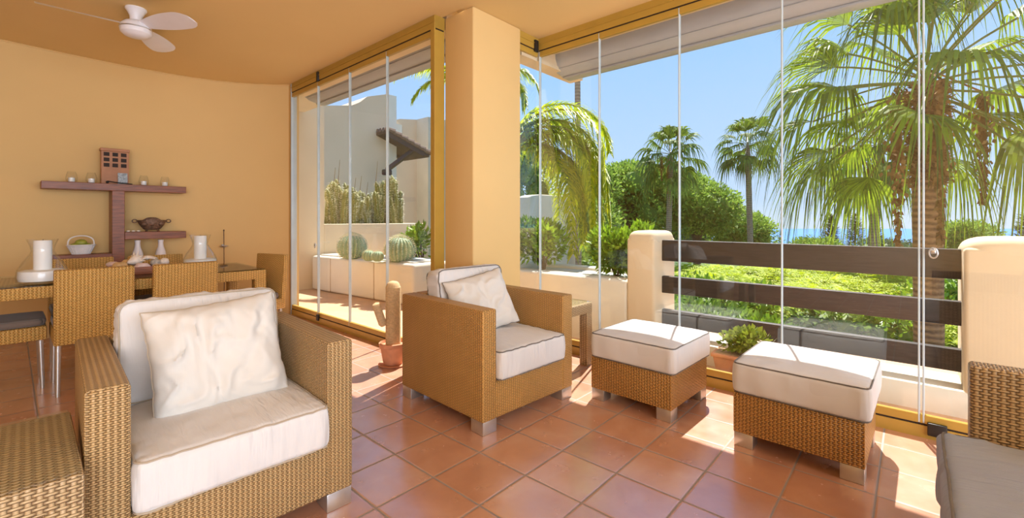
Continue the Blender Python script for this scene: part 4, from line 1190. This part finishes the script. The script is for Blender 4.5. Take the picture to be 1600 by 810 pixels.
# flat-topped lime green canopy behind the railing
def canopy(name, label, c, rx, ry, rz, n, card, mat, seed, zb=GZ):
    rr = random.Random(seed); base = Vector((c.x, c.y, zb)); root = empty(name, base, 0, label, 'tree'); pm = PM()
    lay = [(Vector((rr.uniform(-.8, .8)*rx, rr.uniform(-.8, .8)*ry, rr.uniform(-.9, .5)*rz)), rr.uniform(.18, .36)) for _ in range(60)]
    hz = c.z-zb
    for i in range(n):
        q, k = lay[rr.randrange(60)]
        a = rr.uniform(0, 2*PI); u = math.sqrt(rr.random())
        p = q+Vector((math.cos(a)*u*rx*k, math.sin(a)*u*ry*k, rr.gauss(0, .05)-.22*u*u)) + Vector((0, 0, hz))
        d = Vector((math.cos(a+rr.gauss(0, .8)), math.sin(a+rr.gauss(0, .8)), rr.uniform(-.5, .25))).normalized()
        s_ = d.cross(Vector((0, 0, 1))).normalized()
        L = card*rr.uniform(.7, 1.2)
        for j in range(4):   # a small feathery leaf: pairs of leaflets
            b_ = p+d*L*(j/4)
            for sg in (-1, 1): pm.tri(b_, b_+d*L*.16, b_+s_*sg*L*.34+d*L*.12+Vector((0, 0, -.02)))
    pm.build('foliage', mat, root)
    m = MB(); m.tube([(0, 0, 0), (0, 0, hz*.7)], [.2, .14], 10)
    for q, k in lay[::4]: m.tube([(0, 0, hz*.6), (q.x*.5, q.y*.5, hz*.85), (q.x, q.y, hz+q.z-.05)], [.09, .06, .02], 6)
    m.build('trunk', M['bark'], root, uv=False)
    return root
cc = P3(1290, 436, 13.5)
canopy('flame_tree', 'wide flat lime green feathery tree top filling the gap below the top railing board', cc, 5.2, 3.6, .34, 27000, .26, M['lime'], 2)
cc = P3(1120, 432, 17.0)
canopy('flame_tree', 'flat lime green tree top further back, next to the left pier', cc, 3.6, 2.6, .35, 14000, .28, M['lime'], 3)
bs = [(1090, 478, 10, 1.0, 'rounded green bush low behind the railing, next to the left pier'), (1150, 492, 9.5, .9, 'green bush seen between the boards above the left ottoman'), (1215, 485, 10.5, 1.0, 'green bush seen between the boards behind the second glass joint'),
      (1290, 502, 9.5, .95, 'green bush low behind the middle of the railing'), (1355, 515, 9, .85, 'green bush low behind the railing, left of the thick trunk'), (1410, 505, 10, .9, 'green bush right beside the foot of the thick palm trunk'), (1492, 470, 10.5, 1.2, 'tall green bush between the thick palm trunk and the right pier'),
      (1120, 520, 8.5, .8, 'low bush behind the parapet above the terracotta trough'), (1240, 545, 8.0, .8, 'low bush behind the parapet below the lowest board')]
for i, (px, py, d, r, lb) in enumerate(bs):
    c = P3(px, py, d); 
    pf = [(c+Vector((math.cos(k*2.2+i)*r*.55, math.sin(k*2.2+i)*r*.55, -r*.35*(k % 3))), (r*.62, r*.62, r*.55)) for k in range(7)]
    puff_tree('garden_bush', lb, 'bush', Vector((c.x, c.y, GZ)), pf, .17, 330, M['bush' if i % 2 else 'shrub'], .07, seed=20+i, grp=None, core=.75)
# broad banana leaves low behind the parapet
def broad_plant(label, px, py, d, seed, n=7, L=1.0):
    rr = random.Random(seed); c = at(px, py, depth=d); base = Vector((c.x, c.y, GZ)); hz = c.z-GZ; root = empty('banana_plant', base, 0, label, 'plant'); pm = PM()
    for i in range(n):
        az = i*2.4+seed; out = Vector((math.cos(az), math.sin(az), 0)); side = Vector((-out.y, out.x, 0)); p = Vector((0, 0, hz-.5)); e = 1.15; prev = None
        for j in range(9):
            t = j/8; w_ = .17*L*math.sin(min(1, t*.95+.06)*PI)**.7; dd = out*math.cos(e)+Vector((0, 0, math.sin(e)))
            l_, m_, r_ = p-side*w_+Vector((0, 0, w_*.3)), p.copy(), p+side*w_+Vector((0, 0, w_*.3))
            if prev: pm.quad(prev[0], prev[1], m_, l_); pm.quad(prev[1], prev[2], r_, m_)
            prev = (l_, m_, r_); p = p+dd*L*.125; e -= .22
    pm.build('leaves', M['shrub'], root, smooth=True); m = MB(); m.tube([(0, 0, 0), (0, 0, hz-.45)], [.09, .06], 8); m.build('stem', M['palm_stalk'], root, uv=False)
broad_plant('broad-leaved plant low behind the parapet, left of the thick trunk', 1395, 572, 6.2, 1)
broad_plant('broad-leaved plant low behind the parapet, right of the thick trunk', 1483, 575, 6.4, 3)
broad_plant('broad-leaved plant low behind the railing near the middle boards', 1130, 500, 7.5, 5, 6)

# ================================================================== NEIGHBOUR BUILDING, GROUND, SEA
Yn = 13.0
def nb(px, py, Y=Yn): return at(px, py, Y=Y)
hb = empty('neighbour_house', (nb(560, 300).x, Yn, GZ), 0, 'beige rendered neighbouring house with stepped parapet and small tiled canopy', 'building')
ox, oy, oz = hb.location
def pl(lst, Y): return [(at(px, py, Y=Y).x-ox, at(px, py, Y=Y).z-oz) for px, py in lst]
m = MB(); m.prism([(x, z) for x, z in pl([(440, 165), (549, 165), (562, 160), (574, 151), (606, 147)], Yn)]+[(pl([(606, 147)], Yn)[0][0], 0), (pl([(440, 165)], Yn)[0][0], 0)], 'y', 0, 5.0)
m.build('gable_wall', M['stucco_pink'], hb)
# curved sunlit return of the parapet, then the lower rear wall
xa = pl([(606, 147)], Yn)[0][0]
m = MB(); m.prism([(.02, 0), (2.2, 0), (2.2, pl([(606, 185)], Yn)[0][1]+.15), (1.3, pl([(606, 180)], Yn)[0][1]+.2), (.8, pl([(606, 162)], Yn)[0][1]), (.3, pl([(606, 149)], Yn)[0][1]), (.02, pl([(606, 147)], Yn)[0][1])], 'x', xa, xa+.35)
m.build('parapet_return', M['stucco_white'], hb)
Y2 = Yn+3.0
q = pl([(604, 190), (625, 186), (651, 187), (700, 196)], Y2)
m = MB(); m.prism([(q[0][0], 0)]+q[:3]+[(q[2][0], 0)], 'y', 3.0, 4.2); m.build('rear_wall', M['stucco_pink'], hb)
m = MB(); m.prism([(q[2][0], 0), q[2], q[3], (q[3][0], 0)], 'y', 2.2, 4.4); m.build('side_wall', M['stucco_grey'], hb)
m = MB(); m.bx(pl([(616, 200)], Y2)[0][0], pl([(626, 200)], Y2)[0][0], 2.9, 3.1, pl([(610, 210)], Y2)[0][1], pl([(610, 193)], Y2)[0][1]); m.build('chimney_block', M['stucco_white'], hb)
# tiled canopy on brackets: slopes down towards the viewer's right
Yc = 12.4
x0 = at(604, 205, Y=Yc).x; x1 = at(671, 238, Y=Yc).x; zt = at(604, 202, Y=Yc).z; zl = at(668, 240, Y=Yc).z; D = 1.5
cn = empty('tiled_canopy', (x0, Yc, 0), 0, 'small clay-tiled canopy on dark timber brackets on the neighbouring house', 'canopy')
m = MB(); m.prism([(0, zt-.12), (x1-x0, zl-.12), (x1-x0, zl), (0, zt)], 'y', 0, D); m.build('boarding', M['rail'], cn)
nx = 7
for r_ in range(9):
    m = MB(); y = .02+r_*(D-.05)/8
    for s_ in range(nx):
        t0_, t1_ = s_/nx, (s_+1)/nx+.03
        m.tube([((x1-x0)*t0_, y, zt+(zl-zt)*t0_+.02), ((x1-x0)*t1_, y, zt+(zl-zt)*t1_+.06)], [.075, .10], 8)
    m.build('tile_row', M['tile_roof'], cn)
for y in (.06, D-.2):
    m = MB(); m.tube([(.05, y, zt-1.28), ((x1-x0)*.62, y, zt-.55)], .085, 4); m.box((.05, y, zt-1.36), (.28, .2, .18), .04); m.box(((x1-x0)*.45, y, (zt+zl)/2-.1), ((x1-x0)*.9, .16, .16), .01, 1, Matrix.Rotation(math.atan2(zt-zl, x1-x0), 4, 'Y'))
    m.build('bracket', M['rail'], cn)
# far terrace walls seen left of the feather palm
def far_wall(name, label, pts, Y, th, mat, cat='wall'):
    xs = [at(px, py, Y=Y) for px, py in pts]; o_ = xs[0]; m = MB()
    m.prism([(p.x-o_.x, p.z-GZ) for p in xs]+[(xs[-1].x-o_.x, 0), (0, 0)], 'y', 0, th, .03); o = m.build(name, mat); o.location = (o_.x, Y, GZ); return tag(o, label, cat)
far_wall('garden_wall', 'round-topped greige garden wall behind the hanging feather palm fronds', [(828, 308), (842, 304), (880, 306), (900, 312)], 7.4, .5, M['stucco_grey'])
far_wall('garden_wall', 'pale terrace wall of the next flat seen through the narrow return pane', [(770, 318), (840, 318)], 10.5, .4, M['stucco_white'])
puff_tree('hedge_tree', 'hazy green tree above the pale terrace wall at the edge of the pillar', 'tree', gp(815, 20), rpuffs(760, 842, lambda x: 215, 300, 20, 12, .9, 1.5, 9), .2, 420, M['bush'], .15, seed=30)
puff_tree('hedge_tree', 'green trees behind the feather palm, left of the big pines', 'tree', gp(890, 26), rpuffs(845, 950, lambda x: 300+abs(x-900)*.2, 390, 26, 16, 1.2, 1.5, 10), .24, 420, M['pine'], .2, seed=31)
puff_tree('garden_hedge', 'low green hedge tree filling the view under the feather palm fronds', 'tree', gp(900, 15), rpuffs(850, 970, lambda x: 384, 440, 15, 16, .75, .8, 19), .2, 330, M['bush'], .1, seed=33)
conifer('narrow garden conifer peeping over the shrub beside the left pier', 963, 372, 14, 26, 12)
# grey pole lamp? on the horizon: thin antenna mast
# ground and sea
def sheet(name, rows, mat):
    pm = PM()
    for (a, b_) in zip(rows[:-1], rows[1:]):
        for i in range(len(a)-1): pm.quad(a[i], a[i+1], b_[i+1], b_[i])
    o = pm.build(name, mat); o['kind'] = 'structure'; return o
rows = []
for d_, z in ((4.6, GZ), (12, GZ), (30, GZ), (62, GZ), (95, -6.8), (150, -14), (260, -41), (330, -44)):
    rows.append([FW*d_+RT*(x*max(d_, 25)*1.6)+Vector((0, 0, z)) for x in (-1.6, -1, -.5, 0, .5, 1, 1.6)])
rows.insert(0, [FW*4.55+RT*(x*25*1.6)+Vector((0, 0, GZ)) for x in (-1.6, -1, -.5, 0, .5, 1, 1.6)])
sheet('garden_ground', rows, M['ground'])
rows = [[FW*d_+RT*(x*3600)+Vector((0, 0, -40)) for x in (-1, -.5, 0, .5, 1)] for d_ in (160, 500, 1000, 1960)]
sheet('sea', rows, M['seam'])
